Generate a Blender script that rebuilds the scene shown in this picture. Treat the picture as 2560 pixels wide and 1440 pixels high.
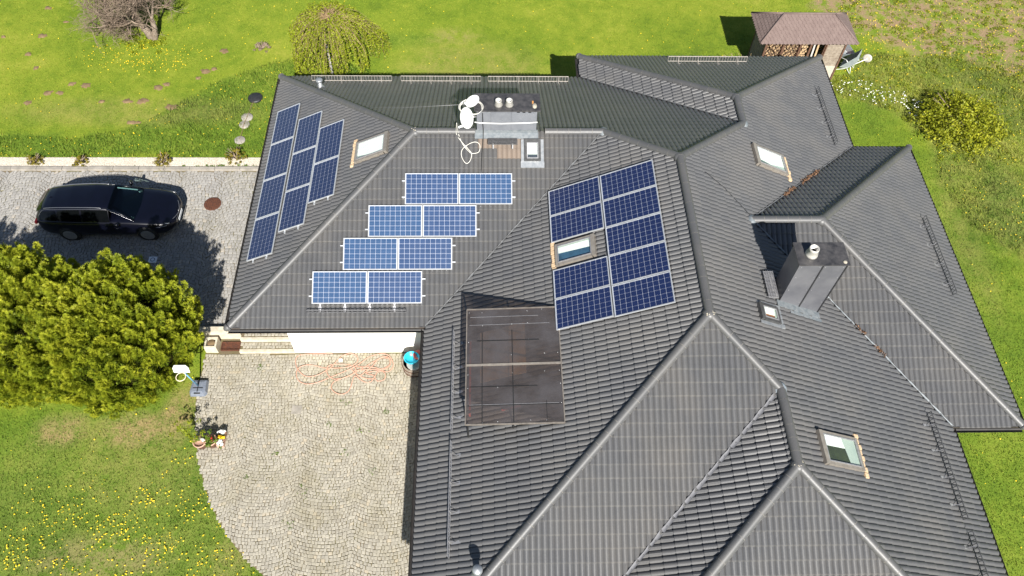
import bpy, math, random
import numpy as np
from mathutils import Matrix, Vector
from mathutils.geometry import tessellate_polygon

for o in list(bpy.data.objects): bpy.data.objects.remove(o)
SC = bpy.context.scene
COL = SC.collection
random.seed(7); rng = np.random.default_rng(11)
H = 3.4            # eave height above the courtyard
SUN_EL, SUN_AZ = math.radians(39.4), math.radians(8.5)   # sun stands in the south, a little east

# ---------------------------------------------------------------- camera
cam_d = bpy.data.cameras.new('camera'); cam = bpy.data.objects.new('camera', cam_d); COL.objects.link(cam)
CR, CU, CF = Vector((0.999577, -0.019135, 0.021893)), Vector((0.00368, 0.830138, 0.557545)), Vector((0.028843, 0.557229, -0.829858))
CPOS = Vector((1.9427, -12.3116, 20.4855 + H))
cam.matrix_world = Matrix(((CR.x, CU.x, -CF.x, CPOS.x), (CR.y, CU.y, -CF.y, CPOS.y), (CR.z, CU.z, -CF.z, CPOS.z), (0, 0, 0, 1)))
cam_d.sensor_width = 36; cam_d.lens = 1954.29 / 2560 * 36; cam_d.clip_end = 3000
SC.camera = cam
# ---------------------------------------------------------------- sky and sun
W = bpy.data.worlds.new('World'); SC.world = W; W.use_nodes = True
nt = W.node_tree; nt.nodes.clear()
sky = nt.nodes.new('ShaderNodeTexSky'); sky.sky_type = 'NISHITA'; sky.sun_disc = False
sky.sun_elevation = SUN_EL; sky.sun_rotation = math.pi - SUN_AZ; sky.air_density = 1; sky.dust_density = 0.6
bg = nt.nodes.new('ShaderNodeBackground'); bg.inputs[1].default_value = 0.05
wo = nt.nodes.new('ShaderNodeOutputWorld'); nt.links.new(sky.outputs[0], bg.inputs[0]); nt.links.new(bg.outputs[0], wo.inputs[0])
sd = bpy.data.lights.new('sun', 'SUN'); sd.energy = 5.0; sd.angle = math.radians(0.53); sd.color = (1, 0.965, 0.90)
sun = bpy.data.objects.new('sun', sd); COL.objects.link(sun)
# light travels towards the north-west and down
ld = Vector((-math.sin(SUN_AZ) * math.cos(SUN_EL), math.cos(SUN_AZ) * math.cos(SUN_EL), -math.sin(SUN_EL)))
sun.rotation_euler = ld.to_track_quat('-Z', 'Y').to_euler(); sun.location = (0, -30, 40)
SC.view_settings.view_transform = 'Standard'; SC.view_settings.look = 'None'
SC.view_settings.exposure = 1.0; SC.view_settings.gamma = 1; SC.view_settings.use_curve_mapping = False

# ================================================================ helpers
WL = {}
def link(o, parent=None, M=None, local=False):
    COL.objects.link(o)
    M = M or Matrix.Identity(4)
    if parent is not None:
        o.parent = parent
        if local: o.matrix_local = M; WL[o.name] = WL[parent.name] @ M
        else:
            o.matrix_parent_inverse = WL[parent.name].inverted(); o.matrix_basis = M; WL[o.name] = M
    else:
        o.matrix_basis = M; WL[o.name] = M
    return o
def tag(o, label, cat=None, group=None, kind=None):
    if label: o['label'] = label
    if cat: o['category'] = cat
    if group: o['group'] = group
    if kind: o['kind'] = kind
    return o
def thing(name, loc, label, cat, group=None, M=None):
    o = bpy.data.objects.new(name, None); o.empty_display_size = 0.2
    link(o, None, M if M is not None else Matrix.Translation(Vector(loc)))
    return tag(o, label, cat, group)

class MB:
    """collects shapes for one mesh"""
    def __init__(s): s.v = []; s.f = []; s.mi = []; s.sm = []
    def add(s, vs, fs, mi=0, sm=False):
        b = len(s.v); s.v += [tuple(q) for q in vs]
        s.f += [tuple(i + b for i in f) for f in fs]; s.mi += [mi] * len(fs); s.sm += [sm] * len(fs); return s
    def box(s, c, d, M=None, mi=0, taper=1.0):
        hx, hy, hz = d[0] / 2, d[1] / 2, d[2] / 2; vs = []
        for z in (-hz, hz):
            k = 1 if z < 0 else taper
            for x, y in ((-hx, -hy), (hx, -hy), (hx, hy), (-hx, hy)): vs.append(Vector((x * k, y * k, z)))
        if M is not None: vs = [M @ q for q in vs]
        vs = [q + Vector(c) for q in vs]
        return s.add(vs, [(3, 2, 1, 0), (4, 5, 6, 7), (0, 1, 5, 4), (1, 2, 6, 5), (2, 3, 7, 6), (3, 0, 4, 7)], mi)
    def bar(s, a, b, w, h=None, up=(0, 0, 1), mi=0):
        a, b = Vector(a), Vector(b); h = h or w; d = (b - a); L = d.length; d.normalize(); up = Vector(up)
        if abs(d.dot(up)) > .98: up = Vector((1, 0, 0))
        r = d.cross(up).normalized(); u = r.cross(d)
        M = Matrix((r, d, u)).transposed()
        return s.box((a + b) / 2, (w, L, h), M, mi)
    def tube(s, pts, r, n=6, mi=0, caps=True, closed=False):
        pts = [Vector(q) for q in pts]; m = len(pts); rs = r if isinstance(r, (list, tuple)) else [r] * m
        b = len(s.v); prev = None
        for i, q in enumerate(pts):
            if closed: d = pts[(i + 1) % m] - pts[i - 1]
            else: d = pts[min(i + 1, m - 1)] - pts[max(i - 1, 0)]
            d.normalize()
            if prev is None:
                a = Vector((0, 0, 1)) if abs(d.z) < .9 else Vector((1, 0, 0)); x = d.cross(a).normalized()
            else:
                x = prev - d * prev.dot(d)
                if x.length < 1e-5: x = d.orthogonal()
                x.normalize()
            prev = x; y = d.cross(x)
            for k in range(n):
                t = 2 * math.pi * k / n; s.v.append(tuple(q + (x * math.cos(t) + y * math.sin(t)) * rs[i]))
        for i in range(m if closed else m - 1):
            j = (i + 1) % m
            for k in range(n):
                k2 = (k + 1) % n; s.f.append((b + i * n + k, b + i * n + k2, b + j * n + k2, b + j * n + k)); s.mi.append(mi); s.sm.append(True)
        if caps and not closed:
            s.f.append(tuple(b + k for k in range(n))[::-1]); s.mi.append(mi); s.sm.append(False)
            s.f.append(tuple(b + (m - 1) * n + k for k in range(n))); s.mi.append(mi); s.sm.append(False)
        return s
    def lathe(s, prof, c=(0, 0, 0), n=20, M=None, mi=0, sm=True, sx=1, sy=1):
        b = len(s.v); c = Vector(c)
        for r, z in prof:
            for k in range(n):
                t = 2 * math.pi * k / n; q = Vector((r * math.cos(t) * sx, r * math.sin(t) * sy, z))
                if M is not None: q = M @ q
                s.v.append(tuple(q + c))
        for i in range(len(prof) - 1):
            for k in range(n):
                k2 = (k + 1) % n; s.f.append((b + i * n + k, b + i * n + k2, b + (i + 1) * n + k2, b + (i + 1) * n + k)); s.mi.append(mi); s.sm.append(sm)
        for i, rev in ((0, True), (len(prof) - 1, False)):
            if prof[i][0] > 1e-4:
                q = tuple(b + i * n + k for k in range(n)); s.f.append(q[::-1] if rev else q); s.mi.append(mi); s.sm.append(False)
        return s
    def prism(s, poly, z0, z1, mi=0, bottom=True):
        n = len(poly); vs = [(x, y, z0) for x, y in poly] + [(x, y, z1) for x, y in poly]
        fs = [tuple(n + i for i in range(n))] + [(i, (i + 1) % n, n + (i + 1) % n, n + i) for i in range(n)]
        if bottom: fs.append(tuple(range(n))[::-1])
        return s.add(vs, fs, mi)
    def mesh(s, name, mats):
        me = bpy.data.meshes.new(name); me.from_pydata(s.v, [], s.f)
        for m in (mats if isinstance(mats, (list, tuple)) else [mats]): me.materials.append(m)
        me.polygons.foreach_set('material_index', s.mi); me.polygons.foreach_set('use_smooth', s.sm); me.update()
        return me
    def build(s, name, mats, parent=None, M=None, local=False):
        return link(bpy.data.objects.new(name, s.mesh(name, mats)), parent, M, local)
def inst(name, me, parent, M, local=False): return link(bpy.data.objects.new(name, me), parent, M, local)

def fast_mesh(name, V, F, mats, attrs=None, smooth=False, mi=None):
    """V (n,3), F (m,k) arrays"""
    me = bpy.data.meshes.new(name); V = np.asarray(V, np.float32); F = np.asarray(F, np.int32); k = F.shape[1]
    me.vertices.add(len(V)); me.vertices.foreach_set('co', V.ravel())
    me.loops.add(F.size); me.loops.foreach_set('vertex_index', F.ravel())
    me.polygons.add(len(F)); me.polygons.foreach_set('loop_start', np.arange(0, F.size, k, dtype=np.int32))
    me.polygons.foreach_set('use_smooth', np.full(len(F), smooth))
    for m in (mats if isinstance(mats, (list, tuple)) else [mats]): me.materials.append(m)
    if mi is not None: me.polygons.foreach_set('material_index', np.asarray(mi, np.int32))
    me.update(calc_edges=True)
    for nme, a in (attrs or {}).items():
        at = me.attributes.new(nme, 'FLOAT', 'POINT'); at.data.foreach_set('value', np.asarray(a, np.float32))
    return me

# ---------------------------------------------------------------- materials
def newmat(name):
    m = bpy.data.materials.new(name); m.use_nodes = True; n = m.node_tree; b = n.nodes['Principled BSDF']; return m, n, b
def N(n, t, **kw):
    x = n.nodes.new(t)
    for k, v in kw.items():
        if k.startswith('i_'): x.inputs[int(k[2:])].default_value = v
        else: setattr(x, k, v)
    return x
def c4(c): return (c[0], c[1], c[2], 1)
def noise(n, scale, detail=4, rough=.6, vec=None):
    g = N(n, 'ShaderNodeTexNoise'); g.inputs['Scale'].default_value = scale; g.inputs['Detail'].default_value = detail; g.inputs['Roughness'].default_value = rough
    if vec is None:
        ge = N(n, 'ShaderNodeNewGeometry'); vec = ge.outputs['Position']
    n.links.new(vec, g.inputs['Vector']); return g.outputs['Fac']
def ramp(n, fac, stops):
    r = N(n, 'ShaderNodeValToRGB'); e = r.color_ramp.elements
    while len(e) < len(stops): e.new(0.5)
    for i, (p, c) in enumerate(stops): e[i].position = p; e[i].color = c4(c) if len(c) == 3 else c
    n.links.new(fac, r.inputs[0]); return r.outputs['Color']
def mix(n, fac, a, b, blend='MIX'):
    x = N(n, 'ShaderNodeMix', data_type='RGBA', blend_type=blend)
    for sock, v in ((x.inputs[0], fac), (x.inputs[6], a), (x.inputs[7], b)):
        if hasattr(v, 'is_output'): n.links.new(v, sock)
        elif isinstance(v, (int, float)): sock.default_value = v
        else: sock.default_value = c4(v)
    return x.outputs[2]
def maths(n, op, a, b=0.0, c=None):
    x = N(n, 'ShaderNodeMath', operation=op)
    for i, v in enumerate((a, b, c)):
        if v is None: continue
        if hasattr(v, 'is_output'): n.links.new(v, x.inputs[i])
        else: x.inputs[i].default_value = v
    return x.outputs[0]
def attr(n, name):
    return N(n, 'ShaderNodeAttribute', attribute_name=name).outputs['Fac']
def bump(n, b, h, strength=.3, dist=.02):
    x = N(n, 'ShaderNodeBump'); x.inputs['Strength'].default_value = strength; x.inputs['Distance'].default_value = dist
    n.links.new(h, x.inputs['Height']); n.links.new(x.outputs[0], b.inputs['Normal'])
def pm(name, c1, c2=None, scale=6, rough=.6, metal=0, bmp=0, bscale=None, coat=0, spec=.5, lo=.35, hi=.65, emit=None):
    m, n, b = newmat(name)
    b.inputs['Roughness'].default_value = rough; b.inputs['Metallic'].default_value = metal
    b.inputs['Specular IOR Level'].default_value = spec
    if coat: b.inputs['Coat Weight'].default_value = coat; b.inputs['Coat Roughness'].default_value = .04
    if c2 is None: c2 = tuple(x * .8 for x in c1)
    f = noise(n, scale, 5); n.links.new(ramp(n, f, [(lo, c1), (hi, c2)]), b.inputs['Base Color'])
    if bmp: bump(n, b, noise(n, bscale or scale * 4, 4), bmp, .02)
    return m
MT = {}
def tile_mat(name, a, b_, c_, rough=.42, edge=False):
    m, n, b = newmat(name)
    oi = N(n, 'ShaderNodeObjectInfo').outputs['Random']
    t = maths(n, 'FRACT', maths(n, 'ADD', attr(n, 'tint'), oi))
    base = ramp(n, t, [(0, a), (.5, b_), (1, c_)])
    blot = noise(n, .55, 5); base = mix(n, ramp(n, blot, [(.45, (0, 0, 0)), (.68, (1, 1, 1))]), base, tuple(x * 1.3 + .006 for x in (b_[0] * 1.12, b_[1] * 1.03, b_[2] * .9)))
    dk = noise(n, .9, 6, .7); base = mix(n, ramp(n, dk, [(.28, (.45, .45, .45)), (.5, (0, 0, 0))]), base, tuple(x * .5 for x in a))
    fine = noise(n, 38, 3); base = mix(n, .55, base, mix(n, fine, tuple(x * .6 for x in b_), tuple(x * 1.5 for x in b_)))
    lich = ramp(n, noise(n, 9, 6, .75), [(.67, (0, 0, 0)), (.74, (1, 1, 1))]); base = mix(n, maths(n, 'MULTIPLY', lich, .35), base, (.2, .185, .15))
    n.links.new(base, b.inputs['Base Color'])
    n.links.new(maths(n, 'MULTIPLY_ADD', fine, .25, rough - .1), b.inputs['Roughness'])
    b.inputs['Specular IOR Level'].default_value = .6
    bump(n, b, fine, .12, .006); return m
MT['tile'] = tile_mat('roof_tile', (.066, .066, .070), (.079, .079, .081), (.094, .092, .091), .36)
MT['tile_edge'] = tile_mat('roof_tile_edge', (.080, .079, .079), (.096, .094, .092), (.135, .13, .122), .7)
MT['tile_brown'] = tile_mat('bare_tile', (.13, .105, .088), (.155, .125, .104), (.18, .145, .12), .7)
MT['tile_nose_shade'] = pm('shaded_tile_nose', (.012, .012, .013), (.018, .018, .018), 9, .9, spec=.1)  # shade at the lower ends of the tiles, put into the colour
MT['cap'] = tile_mat('ridge_tile', (.066, .066, .068), (.076, .076, .078), (.086, .084, .082), .46)
MT['deck'] = pm('roof_underlay', (.02, .02, .022), rough=.8)
MT['mortar'] = pm('mortar', (.3, .27, .22), (.42, .38, .3), 20, .9)
MT['cap_rim'] = pm('cap_rim', (.20, .185, .16), (.10, .095, .09), 20, .8)
MT['gutter'] = pm('dark_gutter_metal', (.018, .018, .018), (.032, .028, .026), 5, .5, .1)
MT['zinc'] = pm('weathered_zinc', (.26, .28, .30), (.38, .39, .40), 7, .45, .55)
MT['lead'] = pm('grey_lead', (.12, .14, .155), (.20, .215, .225), 9, .6, .1)
MT['lead_d'] = pm('dull_lead', (.115, .115, .125), (.15, .15, .16), 9, .7)
MT['valley'] = pm('valley_metal', (.13, .135, .14), (.075, .075, .078), 11, .7, .0)
MT['render'] = pm('white_render', (.80, .79, .74), (.74, .72, .66), 2, .9, bmp=.15, bscale=60)
MT['soffit'] = pm('soffit_board', (.13, .10, .08), (.2, .16, .13), 5, .7)
MT['alu'] = pm('aluminium', (.72, .73, .74), (.62, .63, .64), 4, .35, .6)
MT['backsheet'] = pm('white_backsheet', (.42, .45, .53), (.38, .41, .49), 3, .4)
MT['frame_brown'] = pm('skylight_frame_metal', (.24, .21, .18), (.31, .28, .24), 8, .45, .35)
MT['frame_dark'] = pm('dark_frame_metal', (.06, .06, .06), (.10, .10, .1), 8, .45, .35)
MT['sand'] = pm('sandy_bare_concrete', (.60, .45, .28), (.46, .32, .2), 14, .95, bmp=.3)
MT['white'] = pm('white_paint', (.8, .8, .79), (.74, .74, .72), 5, .35)
MT['blind'] = pm('white_blind', (.85, .86, .83), (.78, .8, .77), 3, .6)
MT['chim_front'] = pm('slate_grey_sheet', (.088, .089, .10), (.125, .125, .135), 1.6, .45, .0)
MT['chim_pale'] = pm('pale_grey_sheet', (.135, .142, .16), (.165, .172, .19), 4, .5, .0)
MT['chim_plate'] = pm('black_sheet_cap', (.035, .035, .038), (.09, .085, .085), 5, .35, .2)
MT['flue'] = pm('flue_steel', (.42, .40, .37), (.54, .52, .48), 12, .5, .25)
MT['soot'] = pm('soot', (.015, .012, .008), (.04, .03, .015), 12, .9)
MT['cable_w'] = pm('white_cable', (.74, .72, .66), (.6, .58, .52), 9, .5)
MT['cable_b'] = pm('black_cable', (.015, .015, .015), (.02, .02, .02), 9, .5)
MT['steel'] = pm('galvanised_steel', (.30, .30, .32), (.42, .41, .41), 15, .45, .55)
MT['steel_warm'] = pm('weathered_steel', (.24, .215, .19), (.34, .31, .28), 15, .5, .3)
MT['steel_dark'] = pm('dark_steel', (.085, .085, .09), (.14, .14, .145), 15, .5, .3)
MT['kerb'] = pm('concrete', (.34, .31, .27), (.22, .2, .17), 3, .9, bmp=.3)
MT['stone_cream'] = pm('cream_stone', (.55, .5, .4), (.42, .37, .28), 6, .9, bmp=.3)
MT['gravel'] = None
MT['sheet_rust'] = pm('rusty_iron', (.14, .05, .025), (.07, .03, .02), 14, .85, .3, bmp=.3)
MT['blackplastic'] = pm('black_plastic', (.012, .012, .014), (.03, .03, .033), 12, .5)
MT['rubber'] = pm('rubber', (.012, .012, .012), (.02, .02, .02), 12, .75)
MT['greyplastic'] = pm('grey_plastic', (.13, .15, .19), (.18, .2, .24), 12, .45)
MT['bluepole'] = pm('blue_paint', (.1, .3, .5), (.2, .42, .6), 22, .4)
MT['blue'] = pm('cyan_plastic', (.02, .42, .62), (.03, .5, .7), 5, .3)
MT['red'] = pm('red_plastic', (.55, .1, .09), (.62, .16, .13), 5, .4)
MT['terracotta'] = pm('terracotta', (.55, .33, .25), (.42, .24, .17), 8, .85)
MT['hose'] = pm('pink_hose', (.52, .30, .22), (.44, .25, .18), 8, .5)
MT['soil'] = pm('bare_soil', (.14, .09, .045), (.21, .145, .075), 7, .95, bmp=.5, bscale=30)
MT['bark'] = pm('grey_bark', (.15, .115, .085), (.25, .2, .155), 14, .9, bmp=.5)
MT['twig'] = pm('bare_twigs', (.16, .115, .085), (.27, .205, .15), 5, .85)
MT['palepost'] = pm('pale_post', (.5, .47, .44), (.34, .32, .3), 10, .7)
MT['wood_grey'] = pm('weathered_board', (.30, .25, .2), (.19, .15, .115), 9, .85, bmp=.3)
MT['wood_brown'] = pm('brown_board', (.085, .042, .026), (.13, .068, .042), 9, .8)
MT['log_end'] = pm('split_log', (.50, .36, .21), (.34, .22, .12), 9, .9)
MT['log_bark'] = pm('log_bark', (.2, .14, .09), (.12, .08, .05), 9, .95)
MT['shingle'] = pm('brown_shingle', (.135, .095, .085), (.165, .12, .107), 5, .85, bmp=.25, bscale=50)
MT['straw'] = pm('dry_reed', (.55, .43, .23), (.40, .29, .13), 9, .8)
MT['paper'] = pm('paper', (.78, .8, .82), (.7, .72, .75), 9, .6)
MT['ink'] = pm('dark_print', (.08, .1, .14), (.1, .12, .16), 9, .6)
MT['leaf_litter'] = pm('brown_leaves', (.2, .105, .055), (.11, .06, .032), 22, .9)
MT['petal_w'] = pm('white_petal', (.78, .78, .74), (.7, .7, .64), 9, .7)
MT['petal_y'] = pm('yellow_petal', (.75, .52, .01), (.85, .62, .02), 9, .7)
MT['petal_r'] = pm('red_petal', (.55, .02, .02), (.45, .02, .03), 9, .7)

def leaf_mat(name, stops, tr=.25, scale=1.2, rough=.55):
    m, n, b = newmat(name); t = attr(n, 'tint'); f = noise(n, scale, 3)
    v = maths(n, 'MULTIPLY_ADD', f, .6, maths(n, 'MULTIPLY_ADD', t, .7, -.15))
    col = ramp(n, v, stops); n.links.new(col, b.inputs['Base Color']); b.inputs['Roughness'].default_value = rough; b.inputs['Specular IOR Level'].default_value = .25
    tb = N(n, 'ShaderNodeBsdfTranslucent'); n.links.new(col, tb.inputs[0]); ms = N(n, 'ShaderNodeMixShader', i_0=tr)
    out = n.nodes['Material Output']; n.links.new(b.outputs[0], ms.inputs[1]); n.links.new(tb.outputs[0], ms.inputs[2]); n.links.new(ms.outputs[0], out.inputs[0]); return m
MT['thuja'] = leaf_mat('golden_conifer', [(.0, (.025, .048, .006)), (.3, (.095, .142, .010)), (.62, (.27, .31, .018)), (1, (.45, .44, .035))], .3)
MT['weep'] = leaf_mat('fresh_leaves', [(0, (.10, .12, .01)), (.5, (.22, .27, .012)), (1, (.34, .36, .03))], .3)
MT['bush'] = leaf_mat('bush_leaves', [(0, (.09, .115, .010)), (.5, (.26, .285, .016)), (.9, (.40, .39, .028)), (1, (.45, .16, .05))], .3)
MT['shrub'] = leaf_mat('shrub_leaves', [(0, (.08, .08, .012)), (.5, (.2, .17, .02)), (1, (.32, .25, .03))], .25)
MT['green'] = leaf_mat('green_leaves', [(0, (.04, .08, .008)), (.5, (.1, .17, .015)), (1, (.2, .28, .03))], .25)

def lawn_mat():
    m, n, b = newmat('lawn')
    dry, soil, lush = attr(n, 'dry'), attr(n, 'soil'), attr(n, 'lush'); tint = attr(n, 'tint')
    big = noise(n, .22, 4, .6); mid = noise(n, 1.6, 5, .75); fine = noise(n, 14, 4, .75)
    v = maths(n, 'ADD', maths(n, 'MULTIPLY', big, .5), maths(n, 'ADD', maths(n, 'MULTIPLY', mid, .35), maths(n, 'MULTIPLY', fine, .15)))
    v = maths(n, 'MULTIPLY_ADD', maths(n, 'SUBTRACT', tint, .5), .34, v)
    col = ramp(n, v, [(.33, (.070, .114, .012)), (.45, (.13, .190, .015)), (.55, (.19, .236, .022)), (.68, (.28, .285, .045))])
    lcol = ramp(n, v, [(.33, (.035, .078, .010)), (.5, (.09, .158, .016)), (.66, (.17, .225, .032))])
    col = mix(n, lush, col, lcol)
    dm = maths(n, 'MULTIPLY', dry, ramp(n, maths(n, 'ADD', maths(n, 'MULTIPLY', mid, .6), maths(n, 'MULTIPLY', fine, .4)), [(.38, (0, 0, 0)), (.56, (1, 1, 1))]))
    col = mix(n, dm, col, mix(n, fine, (.19, .14, .055), (.36, .27, .13)))
    sm = maths(n, 'MULTIPLY', soil, ramp(n, maths(n, 'ADD', maths(n, 'MULTIPLY', mid, .7), maths(n, 'MULTIPLY', fine, .3)), [(.44, (0, 0, 0)), (.54, (1, 1, 1))]))
    col = mix(n, sm, col, mix(n, fine, (.19, .125, .07), (.33, .235, .14)))
    n.links.new(col, b.inputs['Base Color']); b.inputs['Roughness'].default_value = .8; b.inputs['Specular IOR Level'].default_value = .15
    bump(n, b, fine, .6, .05); return m
MT['lawn'] = lawn_mat()
def cobble_mat(name, stops, moss):
    m, n, b = newmat(name); t = attr(n, 'tint')
    col = ramp(n, t, stops); fine = noise(n, 30, 4); col = mix(n, .35, col, mix(n, fine, (.16, .15, .13), (.5, .47, .42)))
    big = noise(n, .7, 5, .7); col = mix(n, ramp(n, big, [(.46, (0, 0, 0)), (.70, (moss, moss, moss))]), col, (.2, .17, .09))
    n.links.new(col, b.inputs['Base Color']); b.inputs['Roughness'].default_value = .8; bump(n, b, fine, .3, .01); return m
MT['cobble'] = cobble_mat('granite_setts', [(0, (.24, .215, .165)), (.5, (.33, .30, .235)), (.85, (.40, .365, .285)), (1, (.43, .36, .25))], .5)
MT['cobble_d'] = cobble_mat('driveway_setts', [(0, (.17, .165, .16)), (.5, (.24, .232, .222)), (.9, (.31, .30, .285)), (1, (.34, .30, .25))], .2)
def bed_mat():
    m, n, b = newmat('joint_sand'); big = noise(n, .8, 5, .7); f = noise(n, 20, 4)
    c = mix(n, f, (.10, .078, .042), (.18, .14, .085)); c = mix(n, ramp(n, big, [(.47, (0, 0, 0)), (.66, (1, 1, 1))]), c, (.11, .105, .022))
    n.links.new(c, b.inputs['Base Color']); b.inputs['Roughness'].default_value = .95; return m
MT['bed'] = bed_mat()
MT['gravel'] = pm('white_gravel', (.60, .54, .46), (.40, .35, .28), 26, .9, bmp=.9, bscale=40)

def cell_mat(name, a, c, barf):
    m, n, b = newmat(name)
    tc = N(n, 'ShaderNodeTexCoord'); sx = N(n, 'ShaderNodeSeparateXYZ'); n.links.new(tc.outputs['Object'], sx.inputs[0])
    # three thin busbars across each cell
    w = maths(n, 'ABSOLUTE', maths(n, 'SUBTRACT', maths(n, 'FRACT', maths(n, 'MULTIPLY_ADD', sx.outputs['Y'], 1 / .05, .5)), .5))
    bar = maths(n, 'LESS_THAN', w, .04)
    oi = N(n, 'ShaderNodeObjectInfo').outputs['Random']
    poly = noise(n, 22, 2); base = mix(n, poly, a, c); base = mix(n, maths(n, 'MULTIPLY', oi, .45), base, tuple((p + q) * .62 for p, q in zip(a, c)))
    base = mix(n, maths(n, 'MULTIPLY', bar, barf), base, (.3, .36, .5))
    n.links.new(base, b.inputs['Base Color'])
    dust = noise(n, 2.2, 5, .7); n.links.new(maths(n, 'MULTIPLY_ADD', dust, .25, .22), b.inputs['Roughness'])
    b.inputs['Coat Weight'].default_value = 1; b.inputs['Coat Roughness'].default_value = .2; return m
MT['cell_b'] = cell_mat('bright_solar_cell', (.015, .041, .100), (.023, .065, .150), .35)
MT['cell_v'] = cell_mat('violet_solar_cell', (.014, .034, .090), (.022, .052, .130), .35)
MT['cell'] = cell_mat('dark_solar_cell', (.0035, .0075, .038), (.006, .014, .065), .1)

def glass_mat(name, tint=(.8, .9, .88), refl=.12, rough=.03):
    m, n, b = newmat(name); n.nodes.remove(b); tr = N(n, 'ShaderNodeBsdfTransparent'); tr.inputs[0].default_value = c4(tint)
    gl = N(n, 'ShaderNodeBsdfGlossy'); gl.inputs['Roughness'].default_value = rough
    fr = N(n, 'ShaderNodeLayerWeight'); ms = N(n, 'ShaderNodeMixShader'); k = maths(n, 'MULTIPLY_ADD', maths(n, 'POWER', fr.outputs['Facing'], 4.0), .6, refl * .5)
    n.links.new(k, ms.inputs[0]); n.links.new(tr.outputs[0], ms.inputs[1]); n.links.new(gl.outputs[0], ms.inputs[2]); n.links.new(ms.outputs[0], n.nodes['Material Output'].inputs[0]); return m
MT['glass'] = glass_mat('window_glass', (.95, .97, .955), .06)
MT['autoglass'] = glass_mat('car_glass', (.42, .58, .56), .07)
MT['darkglass'] = pm('privacy_glass', (.002, .0025, .003), (.003, .0035, .004), 3, .05, spec=.25)
def poly_mat():
    m, n, b = newmat('brown_polycarbonate'); f = noise(n, 1.1, 4, .6); g = noise(n, 7, 5, .7)
    col = mix(n, f, (.075, .073, .080), (.095, .086, .085)); col = mix(n, maths(n, 'MULTIPLY', g, .3), col, (.17, .15, .145))
    n.links.new(col, b.inputs['Base Color']); b.inputs['Roughness'].default_value = .14; b.inputs['Specular IOR Level'].default_value = .8
    tr = N(n, 'ShaderNodeBsdfTransparent'); tr.inputs[0].default_value = (.80, .73, .68, 1); ms = N(n, 'ShaderNodeMixShader')
    k = ramp(n, f, [(.36, (.35, .35, .35)), (.62, (.72, .72, .72))]); n.links.new(k, ms.inputs[0])
    n.links.new(b.outputs[0], ms.inputs[1]); n.links.new(tr.outputs[0], ms.inputs[2]); n.links.new(ms.outputs[0], n.nodes['Material Output'].inputs[0]); return m
MT['poly'] = poly_mat()
MT['carpaint'] = pm('black_blue_metallic', (.0015, .0018, .005), (.002, .0024, .007), 3, .3, 0, coat=.35, spec=.3)
MT['chrome'] = pm('chrome', (.5, .5, .52), (.42, .42, .44), 3, .3, .9)
MT['lamp'] = pm('lamp_glass', (.45, .5, .55), (.3, .33, .36), 30, .08, .3)
MT['trim'] = pm('black_trim', (.012, .012, .012), (.02, .02, .02), 8, .5)

# ================================================================ roof geometry
TS = 0.4815; TH = math.atan(TS); CT, ST = math.cos(TH), math.sin(TH)
V2 = dict(A_NW=(-5.967, 11.16), A_SW=(-5.967, 0), V1=(0, 0), R1=(-.387, 5.58), R2=(5.58, 5.58), P=(7.557, 3.603), Q=(7.557, -1.834),
          B_NW=(5.487, 12.414), B_NE=(15.114, 12.414), B_R=(10.30, 7.600), B_V=(5.487, 11.16), B_M=(10.30, 6.346), D_M=(9.273, -3.55), D_R=(9.273, -5.579),
          C_N=(15.114, 7.501), C_NE=(17.209, 7.501), C_SE=(17.209, -3.416), C_S=(15.114, -3.416), C_W=(9.656, 2.042), C_R=(11.751, 2.042),
          M_SW=(0, -9.391), D_V=(3.431, -9.391), D_SW=(3.431, -11.42), D_SE=(15.114, -11.42))
FACES = {  # name: (corner names, downslope direction, eave coordinate along it)
    'A_S': (['A_SW', 'V1', 'R2', 'R1'], (0, -1), 0.0), 'A_W': (['A_NW', 'A_SW', 'R1'], (-1, 0), 5.967),
    'A_N': (['A_NW', 'R1', 'R2', 'P', 'B_M', 'B_V'], (0, 1), 11.16),
    'W': (['M_SW', 'Q', 'P', 'R2', 'V1'], (-1, 0), 0.0),
    'E': (['B_NE', 'B_R', 'B_M', 'P', 'Q', 'D_M', 'D_R', 'D_SE', 'C_S', 'C_W', 'C_N'], (1, 0), 15.114),
    'B_W': (['B_NW', 'B_V', 'B_M', 'B_R'], (-1, 0), -5.487), 'B_N': (['B_NW', 'B_R', 'B_NE'], (0, 1), 12.414),
    'C_Nf': (['C_N', 'C_W', 'C_R', 'C_NE'], (0, 1), 7.501), 'C_E': (['C_NE', 'C_R', 'C_SE'], (1, 0), 17.209),
    'C_Sf': (['C_S', 'C_SE', 'C_R', 'C_W'], (0, -1), 3.416), 'M_S': (['M_SW', 'D_V', 'D_M', 'Q'], (0, -1), 9.391),
    'D_W': (['D_V', 'D_SW', 'D_R', 'D_M'], (-1, 0), -3.431), 'D_S': (['D_SW', 'D_SE', 'D_R'], (0, -1), 11.42)}
def frame(face):
    """matrix: columns along (right), upslope, normal; origin on the eave"""
    _, d, e = FACES[face]; d3 = Vector((d[0], d[1], 0)); up = Vector((-d[0] * CT, -d[1] * CT, ST)); n = Vector((d[0] * ST, d[1] * ST, CT)); a = up.cross(n).normalized()
    o = Vector((d[0] * e, d[1] * e, H)); return o, a, up, n
def rz(face, x, y): _, d, e = FACES[face]; return H + TS * (e - d[0] * x - d[1] * y)
def rp(face, x, y, off=0.0): _, _, _, n = frame(face); return Vector((x, y, rz(face, x, y))) + n * off
def fmat(face, x, y, off=0.0):
    o, a, u, n = frame(face); q = rp(face, x, y, off)
    return Matrix(((a.x, u.x, n.x, q.x), (a.y, u.y, n.y, q.y), (a.z, u.z, n.z, q.z), (0, 0, 0, 1)))
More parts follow.
